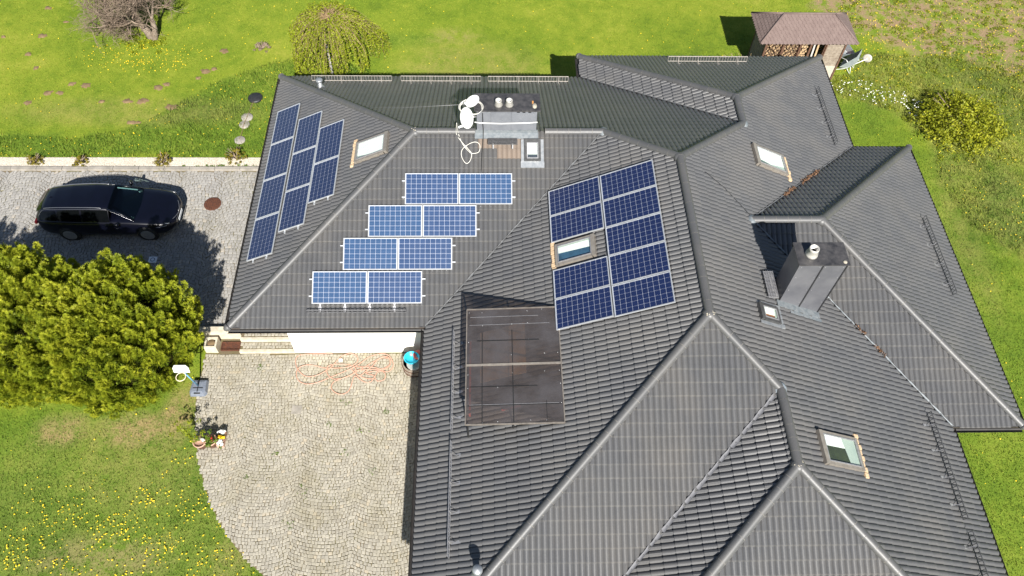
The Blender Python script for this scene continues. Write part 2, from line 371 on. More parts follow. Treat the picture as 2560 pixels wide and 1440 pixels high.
def vz(k):
    for f, (pl, d, e) in FACES.items():
        if k in pl: return rz(f, *V2[k])
def v3(k): return Vector((*V2[k], vz(k)))
def project(q):
    r = Vector(q) - CPOS; z = r.dot(CF); return 1280 + 1954.29 * r.dot(CR) / z, 720 - 1954.29 * r.dot(CU) / z

house = thing('house', (2, 1, 0), 'sprawling white house under linked dark grey tiled hip roofs', 'house')
wall_poly = [(-4.78, 1.05), (.9, 1.05), (.9, -8.5), (4.3, -8.5), (4.3, -10.5), (14.2, -10.5), (14.2, -2.5), (16.3, -2.5), (16.3, 6.6), (14.2, 6.6), (14.2, 11.5), (6.4, 11.5), (6.4, 10.3), (-4.78, 10.3)]
mb = MB(); mb.prism(wall_poly, -.3, H - .13, bottom=False); mb.build('wall', MT['render'], house)
roof_mb = MB()
for f, (pl, d, e) in FACES.items():
    pts = [Vector((*V2[k], 0)) for k in pl]
    top = [rp(f, q.x, q.y, .004) for q in pts]
    roof_mb.add(top, [t for t in tessellate_polygon([pts])])
roof = roof_mb.build('roof', MT['deck'], house)
outline = ['A_SW', 'V1', 'M_SW', 'D_V', 'D_SW', 'D_SE', 'C_S', 'C_SE', 'C_NE', 'C_N', 'B_NE', 'B_NW', 'B_V', 'A_NW']
op = [V2[k] for k in outline]
mb = MB(); tri = tessellate_polygon([[Vector((*q, 0)) for q in op]])
mb.add([(*q, H - .135) for q in op], list(tri))
mb.build('soffit', MT['soffit'], house)
# fascia boards and gutters, one per eave
ne = len(op)
for i in range(ne):
    a, b = Vector(op[i]), Vector(op[(i + 1) % ne]); d = (b - a).normalized(); out = Vector((d.y, -d.x))
    mb = MB(); q0, q1 = a - out * .03, b - out * .03
    mb.bar((*q0, H - .075), (*q1, H - .075), .03, .13); mb.build('fascia', MT['soffit'], house)
    mb = MB(); n = 8; prof = []
    for k in range(n + 1):
        t = math.pi + math.pi * k / n; prof.append((.075 + .068 * math.cos(t), -.03 + .068 * math.sin(t)))
    inner = [(.075 + (x - .075) * .9, -.03 + (z + .03) * .9) for x, z in prof][::-1]; loop = prof + inner
    # trim a little at inner corners
    vs = []
    for base in (a, b):
        for x, z in loop: q = base + out * x; vs.append((q.x, q.y, H + z))
    m = len(loop); fs = [(k, (k + 1) % m, m + (k + 1) % m, m + k) for k in range(m)] + [tuple(range(m))[::-1], tuple(range(m, 2 * m))]
    mb.add(vs, fs); mb.build('gutter', MT['gutter'], house)

# ---------------- tiles
TW, TG = .30, .333
px = []
for r0 in (0, .15):
    for x, z in ((0, .0), (.030, .032), (.075, .050), (.120, .032), (.15, 0)): px.append((r0 + x, z))
NP = len(px); SEG = [i for i in range(NP - 1) if px[i + 1][0] > px[i][0] + 1e-6]   # a crease between the two rolls
def tile_local():
    b = .018   # worn lower edge of the tile
    V = [(x, -.012, .036 + z) for x, z in px] + [(x, b, .036 + z - .003) for x, z in px] + [(x, TG + .03, .004 + z) for x, z in px] + [(x, -.012, .036 + z) for x, z in px] + [(x, -.010, .004 + z * .7) for x, z in px]
    F1 = [(i, i + 1, NP + i + 1, NP + i) for i in SEG]; F = [(NP + i, NP + i + 1, 2 * NP + i + 1, 2 * NP + i) for i in SEG]
    F2 = [(4 * NP + i, 4 * NP + i + 1, 3 * NP + i + 1, 3 * NP + i) for i in SEG]
    return np.array(V), F1 + F + F2, [1] * len(F1) + [0] * len(F) + [1] * len(F2)
TV, TF, TMI = tile_local()
TSM = [True] * (2 * len(SEG)) + [False] * len(SEG)
TMI_D = [0] * (2 * len(SEG)) + [2] * len(SEG)   # near-black noses paint in course shade, except on the worn-edged south slopes
tb = MB(); tb.v = [tuple(q) for q in TV]; tb.f = TF; tb.mi = TMI; tb.sm = TSM
tile_me = {}
tile_me[True] = tb.mesh('tile', [MT['tile'], MT['tile_edge'], MT['tile_nose_shade']]); tb.mi = TMI_D; tile_me[False] = tb.mesh('tile', [MT['tile'], MT['tile_edge'], MT['tile_nose_shade']]); tb.mi = TMI
tile_brown_me = tb.mesh('bare_tile', [MT['tile_brown'], MT['tile_brown']])
SOUTH = ('A_S', 'C_Sf', 'M_S', 'D_S')
def inside(poly, x, y):
    c = False; j = len(poly) - 1
    for i in range(len(poly)):
        xi, yi = poly[i]; xj, yj = poly[j]
        if (yi > y) != (yj > y) and x < (xj - xi) * (y - yi) / (yj - yi) + xi: c = not c
        j = i
    return c
def seg_x(p1, p2, p3, p4):
    def o(a, b, c): return (b[0] - a[0]) * (c[1] - a[1]) - (b[1] - a[1]) * (c[0] - a[0])
    return o(p1, p2, p3) * o(p1, p2, p4) < 0 and o(p3, p4, p1) * o(p3, p4, p2) < 0
def clip_tri(poly3, tri):
    """clip 3D polygon by a ccw triangle in plan"""
    out = poly3
    for i in range(3):
        (ax, ay), (bx, by) = tri[i], tri[(i + 1) % 3]; res = []
        if not out: return out
        for k in range(len(out)):
            c, n = out[k], out[(k + 1) % len(out)]
            sc = (bx - ax) * (c[1] - ay) - (by - ay) * (c[0] - ax); sn = (bx - ax) * (n[1] - ay) - (by - ay) * (n[0] - ax)
            if sc >= 0: res.append(c)
            if (sc >= 0) != (sn >= 0):
                t = sc / (sc - sn); res.append(tuple(c[q] + t * (n[q] - c[q]) for q in range(3)))
        out = res
    return out
full = []; SV = []; SF = []; SMI = []; SSM = []; STINT = []
for f, (pl, d, e) in FACES.items():
    o, a, u, n = frame(f); poly = [V2[k] for k in pl]; P3 = [Vector((*q, rz(f, *q))) for q in poly]
    al = [(q - o).dot(a) for q in P3]; ul = [(q - o).dot(u) for q in P3]
    a0 = math.floor((min(al) - .2) / TW) * TW + {'A_S': .1, 'W': .07}.get(f, .04)
    tris = []
    for t in tessellate_polygon([[Vector((*q, 0)) for q in poly]]):
        q = [poly[i] for i in t]
        if (q[1][0] - q[0][0]) * (q[2][1] - q[0][1]) - (q[1][1] - q[0][1]) * (q[2][0] - q[0][0]) < 0: q = q[::-1]
        tris.append(q)
    edges = [(poly[i], poly[(i + 1) % len(poly)]) for i in range(len(poly))]
    nr = int(max(ul) / TG) + 1; nc = int((max(al) - a0) / TW) + 1
    for r in range(nr):
        for c in range(nc):
            q0 = o + a * (a0 + c * TW) + u * (r * TG)
            cs = [q0, q0 + a * TW, q0 + a * TW + u * TG, q0 + u * TG]; cs2 = [(k.x, k.y) for k in cs]
            if r == 0:  # nudge the test inwards so that the eave course counts as whole
                cs2 = [((k + u * .02).x, (k + u * .02).y) if i < 2 else (k.x, k.y) for i, k in enumerate(cs)]
            ins = [inside(poly, *k) for k in cs2]
            cross = any(seg_x(cs2[i], cs2[(i + 1) % 4], *ed) for i in range(4) for ed in edges)
            jit = rng.normal(0, .0022, 3); q0 = q0 + n * abs(jit[0]) + u * jit[1]
            if all(ins) and not cross: full.append((f, q0, rng.random(), cs))
            elif any(ins) or cross:
                Wv = [tuple(q0 + a * v[0] + u * v[1] + n * v[2]) for v in TV]; tnt = rng.random()
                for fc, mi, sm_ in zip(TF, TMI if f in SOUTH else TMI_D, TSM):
                    p3 = [Wv[i] for i in fc]
                    for tr in tris:
                        cl = clip_tri(p3, tr)
                        if len(cl) >= 3:
                            b0 = len(SV); SV += cl; SF.append(tuple(range(b0, b0 + len(cl)))); SMI.append(mi); SSM.append(sm_); STINT += [tnt] * len(cl)
def area(cs):
    q = [project(k) for k in cs]
    if not all(-10 < x < 2570 and -10 < y < 1450 for x, y in q): return 0
    return abs(sum(q[i][0] * q[(i + 1) % 4][1] - q[(i + 1) % 4][0] * q[i][1] for i in range(4))) / 2
def is_brown(f, cs):
    m = (cs[0] + cs[2]) / 2
    if f != 'A_S': return False
    return (2.05 < m.x < 3.05 and 4.66 < m.y < 5.5) or (1.62 < m.x <= 2.05 and 5.0 < m.y < 5.5)
order = sorted(range(len(full)), key=lambda i: -(area(full[i][3]) + (1e6 if is_brown(full[i][0], full[i][3]) else 0)))
for i in order[:300]:
    f, q0, tn, cs = full[i]; _, a, u, n = frame(f)
    M = Matrix(((a.x, u.x, n.x, q0.x), (a.y, u.y, n.y, q0.y), (a.z, u.z, n.z, q0.z), (0, 0, 0, 1)))
    br = is_brown(f, cs)
    inst('tile', tile_brown_me if br else tile_me[f in SOUTH], roof, M)
for i in order[300:]:
    f, q0, tn, cs = full[i]; _, a, u, n = frame(f); b0 = len(SV)
    B = np.array([a, u, n]); Wv = TV @ B + np.array(q0); SV += [tuple(q) for q in Wv]
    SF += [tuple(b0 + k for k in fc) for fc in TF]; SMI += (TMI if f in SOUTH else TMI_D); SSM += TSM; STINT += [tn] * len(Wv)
me = bpy.data.meshes.new('tile_courses'); me.from_pydata(SV, [], SF); me.materials.append(MT['tile']); me.materials.append(MT['tile_edge']); me.materials.append(MT['tile_nose_shade'])
me.polygons.foreach_set('material_index', SMI); me.polygons.foreach_set('use_smooth', SSM)
at = me.attributes.new('tint', 'FLOAT', 'POINT'); at.data.foreach_set('value', STINT); me.update()
tag(inst('tile_courses', me, roof, Matrix.Identity(4)), None, kind='stuff')

# ---------------- ridge and hip caps
def cap_mesh(L=.40, r0=.1185, r1=.1165):
    mb = MB(); n = 10; vs = []
    for y, r in ((0, r0), (.011, r0), (.011, r0 - .001), (L, r1)):
        for k in range(n + 1):
            t = math.pi * k / n; vs.append((r * math.cos(t) * 1.05, y, r * math.sin(t) * .95 - .02))
    ring = lambda i: [((i + 0) * (n + 1) + k + 1, i * (n + 1) + k, (i + 1) * (n + 1) + k, (i + 1) * (n + 1) + k + 1) for k in range(n)]
    mb.add(vs, ring(2), 0, True); mb.add(vs, ring(0), 1, True); mb.add(vs[:n + 1], [tuple(range(n + 1))], 0); return mb.mesh('ridge_cap', [MT['cap'], MT['cap_rim']])
cap_me = cap_mesh()
end_mb = MB(); end_mb.lathe([(0, .125), (.06, .105), (.10, .055), (.12, 0), (.125, -.06)], n=16); end_me = end_mb.mesh('hip_end_cap', MT['cap'])
HIPS = [('A_SW', 'R1'), ('A_NW', 'R1'), ('R1', 'R2'), ('R2', 'P'), ('B_M', 'P'), ('P', 'Q'), ('M_SW', 'Q'), ('D_M', 'Q'), ('B_R', 'B_M'), ('B_NW', 'B_R'), ('B_NE', 'B_R'),
        ('C_W', 'C_R'), ('C_NE', 'C_R'), ('C_SE', 'C_R'), ('D_M', 'D_R'), ('D_SW', 'D_R'), ('D_SE', 'D_R')]
for k0, k1 in HIPS:
    p0, p1 = v3(k0), v3(k1); L = (p1 - p0).length; d = (p1 - p0).normalized(); r = d.cross(Vector((0, 0, 1))).normalized(); u = r.cross(d)
    nn = max(1, round(L / .365)); st = L / nn; lift = .055 if abs(d.z) > .05 else .062
    for i in range(nn):
        if k0 == 'R1' and 1.35 < (p0 + d * (i * st)).x < 3.45: continue   # the chimney stands on this stretch of ridge
        q = p0 + d * (i * st) + u * (lift + rng.normal(0, .0015)); dd = (d + r * rng.normal(0, .004)).normalized(); rr = dd.cross(u).normalized(); uu = rr.cross(dd)
        sc = (st + .035) / .40
        M = Matrix(((rr.x, dd.x * sc, uu.x, q.x), (rr.y, dd.y * sc, uu.y, q.y), (rr.z, dd.z * sc, uu.z, q.z), (0, 0, 0, 1))); inst('ridge_cap', cap_me, roof, M)
    if k0 in ('A_SW', 'A_NW', 'M_SW', 'B_NW', 'B_NE', 'C_NE', 'C_SE', 'D_SW', 'D_SE'):
        q = p0 + u * lift + d * .02; M = Matrix.Translation(q) @ Matrix(((r.x, u.x, -d.x), (r.y, u.y, -d.y), (r.z, u.z, -d.z))).to_4x4(); inst('hip_end_cap', end_me, roof, M)
star_mb = MB(); star_mb.lathe([(.19, -.07), (.18, .0), (.15, .06), (.09, .10), (0, .115)], n=18); star_me = star_mb.mesh('apex_cap', MT['cap'])
for k in ('R1', 'P', 'Q', 'B_R', 'C_R', 'D_R'): inst('apex_cap', star_me, roof, Matrix.Translation(v3(k) + Vector((0, 0, .03))))
for k in ('Q', 'D_R', 'R1'):
    mb = MB(); q = v3(k) + Vector((0, 0, .03))
    for _ in range(9): a = rng.uniform(0, 6.28); b = rng.uniform(.03, .13); mb.lathe([(rng.uniform(.012, .035), -.01), (.01, .004), (0, .006)], q + Vector((b * math.cos(a), b * math.sin(a), .118 - 2.2 * b * b)), 6)
    mb.build('mortar_dabs', MT['mortar'], roof)
MT['lead_pale'] = pm('pale_lead', (.23, .27, .31), (.30, .33, .36), 9, .55, .1)
for k, m in (('D_M', 'lead_pale'), ('R2', 'lead'), ('C_W', 'lead'), ('B_M', 'lead')):
    mb = MB(); q = v3(k); mb.lathe([(.20, -.02), (.18, .06), (.10, .13), (0, .15)], q, 10, sx=.85, sy=1.1); mb.build('lead_patch', MT[m], roof)
# ---------------- valleys: folded metal with a ragged tile edge
for k0, k1, mt in (('V1', 'R2', 'valley'), ('B_V', 'B_M', 'valley'), ('C_N', 'C_W', 'valley'), ('C_S', 'C_W', 'lead'), ('D_V', 'D_M', 'lead_d')):
    p0, p1 = v3(k0), v3(k1); d = (p1 - p0); L = d.length; d.normalize(); r = d.cross(Vector((0, 0, 1))).normalized(); mb = MB()
    n = int(L / .16); vs = []
    for i in range(n + 1):
        q = p0 + d * (L * i / n); w = (.045 if k0 == 'D_V' else .024) + .010 * math.sin(i * 2.1) + rng.normal(0, .005)
        for s in (-1, 0, 1): vs.append(q + r * (s * w) + Vector((0, 0, .072 + (.03 if s else 0))))
    fs = []
    for i in range(n):
        for s in (0, 1): fs.append((i * 3 + s, i * 3 + s + 1, i * 3 + 4 + s, i * 3 + 3 + s))
    mb.add(vs, fs, 0, True); mb.build('valley_flashing', MT[mt], roof)

# ================================================================ skylights (fixed in the roof)
def skylight(face, x, y, w, l, frame_m, blind, label, sand=None, foot=None, dark=(.02, .03, .02)):
    """w along the eave, l up the slope; blind = (share of pane covered by the white reveal, slant)"""
    M = fmat(face, x, y, 0); s = bpy.data.objects.new('skylight', None); link(s, house, M)
    s['label'] = label
    def part(name, mb, m): return mb.build(name, m, s, Matrix.Identity(4), True)
    t = .085; mb = MB(); hz = .15
    mb.box((0, -l / 2 + t / 2, hz / 2), (w, t, hz)); mb.box((0, l / 2 - t * .7, hz / 2 + .01), (w, t * 1.4, hz + .02)); mb.box((-w / 2 + t / 2, 0, hz / 2), (t, l - 2.2 * t, hz)); mb.box((w / 2 - t / 2, 0, hz / 2), (t, l - 2.2 * t, hz))
    part('frame', mb, frame_m)
    mb = MB(); g = t * .95; k = .028
    mb.box((0, -l / 2 + g + k / 2, hz), (w - 2 * g, k, .03)); mb.box((0, l / 2 - g * 1.5 - k / 2, hz), (w - 2 * g, k, .03)); mb.box((-w / 2 + g + k / 2, -g * .25, hz), (k, l - 2.6 * g - 2 * k, .03)); mb.box((w / 2 - g - k / 2, -g * .25, hz), (k, l - 2.6 * g - 2 * k, .03))
    part('sash', mb, MT['steel'])
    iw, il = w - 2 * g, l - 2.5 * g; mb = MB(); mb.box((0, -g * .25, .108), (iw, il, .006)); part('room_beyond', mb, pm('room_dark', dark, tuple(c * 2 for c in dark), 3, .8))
    sh, sl = blind; mb = MB(); ya, yb = (-g * .25 - il / 2), (-g * .25 + il / 2)
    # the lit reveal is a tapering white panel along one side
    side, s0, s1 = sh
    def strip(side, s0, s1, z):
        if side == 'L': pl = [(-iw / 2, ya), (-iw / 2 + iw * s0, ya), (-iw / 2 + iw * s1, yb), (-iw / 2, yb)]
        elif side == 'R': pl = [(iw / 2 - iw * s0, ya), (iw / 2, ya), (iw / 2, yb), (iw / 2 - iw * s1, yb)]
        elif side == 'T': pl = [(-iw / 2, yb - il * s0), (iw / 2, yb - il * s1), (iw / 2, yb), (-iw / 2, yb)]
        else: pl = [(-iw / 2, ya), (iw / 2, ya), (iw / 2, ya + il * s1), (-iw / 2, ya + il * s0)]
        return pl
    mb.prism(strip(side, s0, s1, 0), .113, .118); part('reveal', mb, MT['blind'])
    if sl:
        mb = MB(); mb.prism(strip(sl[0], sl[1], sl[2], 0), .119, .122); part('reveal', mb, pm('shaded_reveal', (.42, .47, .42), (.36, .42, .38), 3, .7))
    mb = MB(); mb.box((0, -g * .25, .137), (iw, il, .006)); part('pane', mb, MT['glass'])
    if sand:
        mb = MB(); mm = sand[2] if len(sand) > 2 else MT['sand']
        for i in range(sand[1]):
            xx = -w / 2 - .02 + i * .15 + sand[0]; k = 1 if i < sand[1] - 1 else .8
            mb.box((xx, -l / 2 - .08 + rng.normal(0, .012), .045), (.145 * k, .15 + rng.normal(0, .01), .10), None, 0, .8)
        part('mortar_strip', mb, mm)
    if foot:
        mb = MB(); mb.box((0, -l / 2 - foot / 2, .075), (w + .22, foot, .02)); mb.box((-w / 2 - .05, 0, .08), (.09, l, .02)); mb.box((w / 2 + .05, 0, .08), (.09, l, .02)); part('flashing', mb, MT['zinc'])
    return s
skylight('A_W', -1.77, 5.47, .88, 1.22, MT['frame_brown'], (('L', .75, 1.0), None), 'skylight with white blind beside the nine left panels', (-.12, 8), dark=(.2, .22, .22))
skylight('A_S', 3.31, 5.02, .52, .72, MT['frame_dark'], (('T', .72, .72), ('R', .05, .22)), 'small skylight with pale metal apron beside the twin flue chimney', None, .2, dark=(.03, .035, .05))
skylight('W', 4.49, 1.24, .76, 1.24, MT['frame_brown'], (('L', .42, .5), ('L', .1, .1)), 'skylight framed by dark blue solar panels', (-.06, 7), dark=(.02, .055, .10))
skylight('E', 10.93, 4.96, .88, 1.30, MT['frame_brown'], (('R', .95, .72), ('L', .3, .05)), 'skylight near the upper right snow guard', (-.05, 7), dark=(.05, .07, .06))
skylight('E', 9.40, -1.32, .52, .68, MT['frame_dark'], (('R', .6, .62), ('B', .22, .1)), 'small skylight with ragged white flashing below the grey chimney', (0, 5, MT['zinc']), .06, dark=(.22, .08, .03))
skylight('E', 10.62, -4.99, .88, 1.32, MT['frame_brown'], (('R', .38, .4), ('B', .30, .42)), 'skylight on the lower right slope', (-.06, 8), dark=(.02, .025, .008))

# ================================================================ chimneys
ch = bpy.data.objects.new('chimney', None); link(ch, house, Matrix.Translation((2.5, 5.85, 6))); ch['label'] = 'wide grey chimney with two steel flues'
mb = MB(); mb.box((2.5, 5.86, 6.3), (1.86, .66, 1.5)); mb.build('stack', MT['chim_pale'], ch)
mb = MB(); mb.box((2.51, 5.87, 7.075), (2.04, .76, .035)); mb.box((2.51, 5.87, 7.04), (1.96, .72, .035)); mb.build('cap_plate', MT['chim_plate'], ch)
for x in (2.24, 2.57):
    mb = MB(); mb.lathe([(.135, 0), (.132, .03), (.138, .035), (.115, .10), (.12, .105), (.098, .17), (.105, .175), (.10, .20), (.08, .20), (.078, .06)], (x, 5.74, 7.092), 20); mb.lathe([(.078, 0), (0, .001)], (x, 5.74, 7.16), 20, mi=1); mb.build('flue_pipe', [MT['flue'], MT['soot']], ch)
mb = MB(); mb.box((2.32, 5.517, 6.62), (.62, .025, .76)); mb.build('front_sheet', MT['chim_pale'], ch)
mb = MB(); mb.box((3.02, 5.517, 6.65), (.76, .02, .72)); mb.build('front_sheet', MT['chim_pale'], ch)
for x in (1.76, 1.93, 2.85, 3.02, 3.2): mb = MB(); mb.box((x, 5.522, 7.0), (.09, .03, .02)); mb.build('clip', MT['zinc'], ch)
mb = MB(); mb.box((2.5, 5.42, 6.10), (2.0, .20, .02), Matrix.Rotation(TH, 3, 'X')); mb.box((2.5, 5.515, 6.17), (1.96, .035, .16)); mb.build('flashing', MT['lead'], ch)
mb = MB(); mb.tube([(1.5, 5.47, 6.63), (1.7, 5.46, 6.60), (2.3, 5.46, 6.58), (3.0, 5.46, 6.60), (3.45, 5.46, 6.64)], .018, 8); mb.build('conduit', MT['white'], ch)
mb = MB(); mb.lathe([(.08, 0), (.06, .03), (0, .05)], (3.35, 5.7, 7.09), 8, sy=1.6); mb.build('rust_stain_patch', MT['mortar'], ch)
mb = MB(); mb.box((3.3, 5.85, 7.0945), (.05, .14, .003)); mb.build('rust_streak', pm('rust_orange', (.5, .22, .05), (.4, .2, .08), 20, .8), ch)
ch2 = bpy.data.objects.new('chimney', None); link(ch2, house, Matrix.Translation((10.55, -.4, 5.5))); ch2['label'] = 'tall slate grey clad chimney with one flue'
mb = MB(); mb.box((10.57, -.41, 6.4), (1.26, .66, 2.56)); mb.build('stack', MT['chim_front'], ch2)
mb = MB(); mb.box((10.57, -.41, 7.695), (1.34, .74, .03)); mb.build('cap_plate', MT['chim_plate'], ch2)
for x in (10.57, 11.19): mb = MB(); mb.box((x, -.747, 6.4), (.035, .018, 2.5)); mb.build('standing_seam', MT['blackplastic'], ch2)
mb = MB(); mb.lathe([(.165, 0), (.16, .05), (.125, .20), (.13, .205), (.125, .28), (.105, .28), (.103, .1)], (10.29, -.44, 7.71), 24); mb.lathe([(.103, 0), (0, .001)], (10.29, -.44, 7.83), 20, mi=1); mb.build('flue_pipe', [MT['flue'], MT['soot']], ch2)
mb = MB(); mb.box(rp('E', 10.5, -.83, .075), (1.55, .2, .025), Matrix.Rotation(TH, 3, 'Y')); mb.box(rp('E', 10.72, -.98, .065), (1.15, .12, .02), Matrix.Rotation(TH, 3, 'Y')); mb.build('flashing', MT['lead'], ch2)
for z in (5.9, 6.5, 7.1, 7.55):
    for x in (10.02, 10.5, 10.64, 11.12):
        mb = MB(); mb.lathe([(.012, 0), (.01, .006), (0, .008)], (x, -.74, z), 6, Matrix.Rotation(math.pi / 2, 3, 'X')); mb.build('rivet', MT['steel'], ch2)
mb = MB(); mb.lathe([(.06, 0), (.045, .02), (0, .03)], (11.12, -.68, 7.71), 9); mb.build('bird_dropping', MT['mortar'], ch2)

# ================================================================ solar panels
PLg, PWd = 1.655, .992
def panel_meshes():
    fr = MB(); t, hh = .026, .036; a, b = PLg / 2, PWd / 2
    fr.box((0, -b + t / 2, 0), (PLg, t, hh)); fr.box((0, b - t / 2, 0), (PLg, t, hh)); fr.box((-a + t / 2, 0, 0), (t, PWd - 2 * t, hh)); fr.box((a - t / 2, 0, 0), (t, PWd - 2 * t, hh))
    bs = MB(); bs.box((0, 0, 0), (PLg - 2 * t, PWd - 2 * t, .012))
    ce = MB(); s, t, c = .0760, .0742, .005
    pl = [(-s + c, -t), (s - c, -t), (s, -t + c), (s, t - c), (s - c, t), (-s + c, t), (-s, t - c), (-s, -t + c)]; ce.prism(pl, .006, .0095, bottom=False)
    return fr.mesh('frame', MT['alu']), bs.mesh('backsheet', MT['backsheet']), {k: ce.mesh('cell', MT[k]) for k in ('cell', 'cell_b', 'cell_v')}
P_fr, P_bs, P_ce = panel_meshes()
def panel(face, x, y, along, label, group, rails=(), cm='cell'):
    """centre x,y on the face; along True = long side runs along the eave"""
    M = fmat(face, x, y, .145)
    if not along: M = M @ Matrix.Rotation(math.pi / 2, 4, 'Z')
    o = thing('solar_panel', None, label, 'solar panel', group, M)
    inst('frame', P_fr, o, Matrix.Identity(4), True); inst('backsheet', P_bs, o, Matrix.Identity(4), True)
    for i in range(10):
        for j in range(6): inst('cell', P_ce[cm], o, Matrix.Translation(((i - 4.5) * .1592, (j - 2.5) * .1562, 0)), True)
    for a, b in rails:
        mb = MB(); mb.bar((*a, -.04), (*b, -.04), .04, .04); mb.build('mounting_rail', MT['alu'], o, Matrix.Identity(4), True)
    return o
cw = PWd * CT; step = 1.683
ords = ['topmost', 'second from the top', 'third from the top', 'lowest']
def row_rails(s):  # rails run along the long side and stick out past the end
    e = s * (PLg / 2 + .10); return [((-s * PLg / 2, y), (e, y)) for y in (-.26, .26)]
cols = [(-5.21, 9.02, 4, 'in the column nearest the driveway'), (-4.235, 8.135, 3, 'in the middle of three columns'), (-3.32, 7.265, 2, 'in the short column by the skylight')]
for cx, y0, n_, w_ in cols:
    for i in range(n_):
        rl = [((x, -PWd / 2 - 0), (x, -PWd / 2 - .0)) for x in ()]
        nm = ords[i] if n_ == 4 else (['upper', 'middle', 'lower'][i] if n_ == 3 else ['upper', 'lower'][i])
        o = panel('A_W', cx, y0 - step * (i + .5), True, f'{nm} panel {w_} on the left hip slope', 'solar panels on the left hip slope', row_rails(1) if i == n_ - 1 else ())
rows = [(1.0, 3.886, 'top'), (-.115, 2.966, 'second'), (-.86, 2.04, 'third'), (-1.775, 1.105, 'bottom')]
for cx, cy, nm in rows:
    for s, sn in ((-1, 'left'), (1, 'right')):
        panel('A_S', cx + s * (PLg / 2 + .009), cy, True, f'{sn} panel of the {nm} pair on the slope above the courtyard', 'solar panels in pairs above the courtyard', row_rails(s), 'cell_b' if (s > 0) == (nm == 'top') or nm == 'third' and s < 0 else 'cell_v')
Rn = ['topmost', 'second', 'third', 'fourth', 'lowest']
for i in range(5):
    panel('W', 6.115, 3.72 - 1.012 * (i + .5), False, f'{Rn[i]} panel in the column of five nearest the ridge', 'solar panels around the skylight', [((-PLg / 2 - .0, 0), (-PLg / 2, 0))][:0])
for y, nm in ((3.22, 'upper panel of the two above the framed skylight'), (2.21, 'lower panel of the two above the framed skylight'), (.21, 'upper panel of the two below the framed skylight'), (-.80, 'lower panel of the two below the framed skylight')):
    panel('W', 4.595, y, False, nm, 'solar panels around the skylight')

# ================================================================ raised brown glazing over the west slope
gz = thing('glazed_canopy', (2.6, -2.2, 4.6), 'brown tinted flat glazing in two sheets standing over the roof slope', 'canopy')
X0, X1, YA, YB, YC, ZG = 1.305, 3.86, -.46, -2.24, -3.97, 5.14
ZR = 5.37
def zc(x): return ZG - .02 + (ZR - ZG + .02) * (x - X0) / (X1 - X0)
def cbar(mb, x0, y0, x1, y1, dz, w, h): return mb.bar((x0, y0, zc(x0) + dz), (x1, y1, zc(x1) + dz), w, h)
for ya, yb in ((YA, YB + .02), (YB - .02, YC)):
    mb = MB(); q = [(X0, ya), (X1, ya - .07), (X1, yb - .07), (X0, yb)]; mb.add([(x, y, zc(x) + k) for k in (-.011, .011) for x, y in q], [(0, 1, 2, 3), (7, 6, 5, 4)] + [(k, 4 + k, 4 + (k + 1) % 4, (k + 1) % 4) for k in range(4)]); mb.build('sheet', MT['poly'], gz)
mb = MB()
for a, b in (((X0, YA), (X1, YA - .07)), ((X0, YC), (X1, YC - .07)), ((X0, YA), (X0, YC)), ((X1, YA - .07), (X1, YC - .07))): cbar(mb, *a, *b, .005, .028, .05)
mb.build('frame', pm('weathered_aluminium_edge', (.25, .22, .19), (.17, .15, .13), 9, .5, .3), gz)
mb = MB(); cbar(mb, X0, YB, X1, YB - .07, .022, .06, .02); mb.build('joint_bar', pm('joint_bar_metal', (.30, .27, .23), (.22, .19, .165), 9, .5, .3), gz)
for x, y0 in ((1.74, -1.25), (2.56, -1.2), (3.42, -3.4)): mb = MB(); cbar(mb, x, y0, x, YC - .02, .016, .022 if x < 3 else .012, .014); mb.build('support_bar', MT['trim'], gz)
for y, xa, xb, w in ((-1.5, 1.6, 3.3, .022), (-2.9, 1.4, 3.2, .016), (-3.45, 1.36, 3.8, .014)): mb = MB(); cbar(mb, xa, y, xb, y - .05, .015, w, .012); mb.build('cross_bar', MT['trim'], gz)
for y, xa, xb in ((-.72, 1.4, 3.3), (-.98, 1.38, 3.6), (-3.42, 1.4, 3.75)): mb = MB(); cbar(mb, xa, y, xb, y - .05, .013, .009, .008); mb.build('wire', MT['steel'], gz)
mb = MB()
for y in (-.55, -.98, -1.5, -1.95, -2.5, -2.9, -3.45, -3.9):
    for x in (1.36, 1.74, 2.15, 2.56, 3.0, 3.42, 3.8):
        if rng.random() < .6: mb.lathe([(.010, 0), (.009, .006), (0, .008)], (x + rng.normal(0, .01), y - .03 + rng.normal(0, .01), zc(x) + .011), 6)
mb.build('screw_heads', MT['alu'], gz)
for x, y in ((1.36, -.55), (1.36, -2.2), (1.36, -3.88), (2.56, -.55), (2.56, -3.88)):
    mb = MB(); mb.bar((x, y, rz('W', x, y) - .0), (x, y, zc(x) - .012), .04); mb.build('post', MT['trim'], gz)
# timber and a red pipe seen through the sheets
mb = MB(); mb.box(rp('W', 2.35, -1.55, .10), (1.4, 1.6, .04), Matrix.Rotation(-TH, 3, 'Y')); mb.build('timber_hatch', pm('warm_timber', (.50, .34, .18), (.4, .27, .14), 6, .6), gz)
mb = MB(); mb.bar(rp('W', 1.62, -1.2, .5), rp('W', 1.62, -3.5, .5), .05); mb.bar(rp('W', 2.3, -3.3, .08), rp('W', 2.8, -3.3, .08), .05); mb.build('red_pipe', MT['red'], gz)

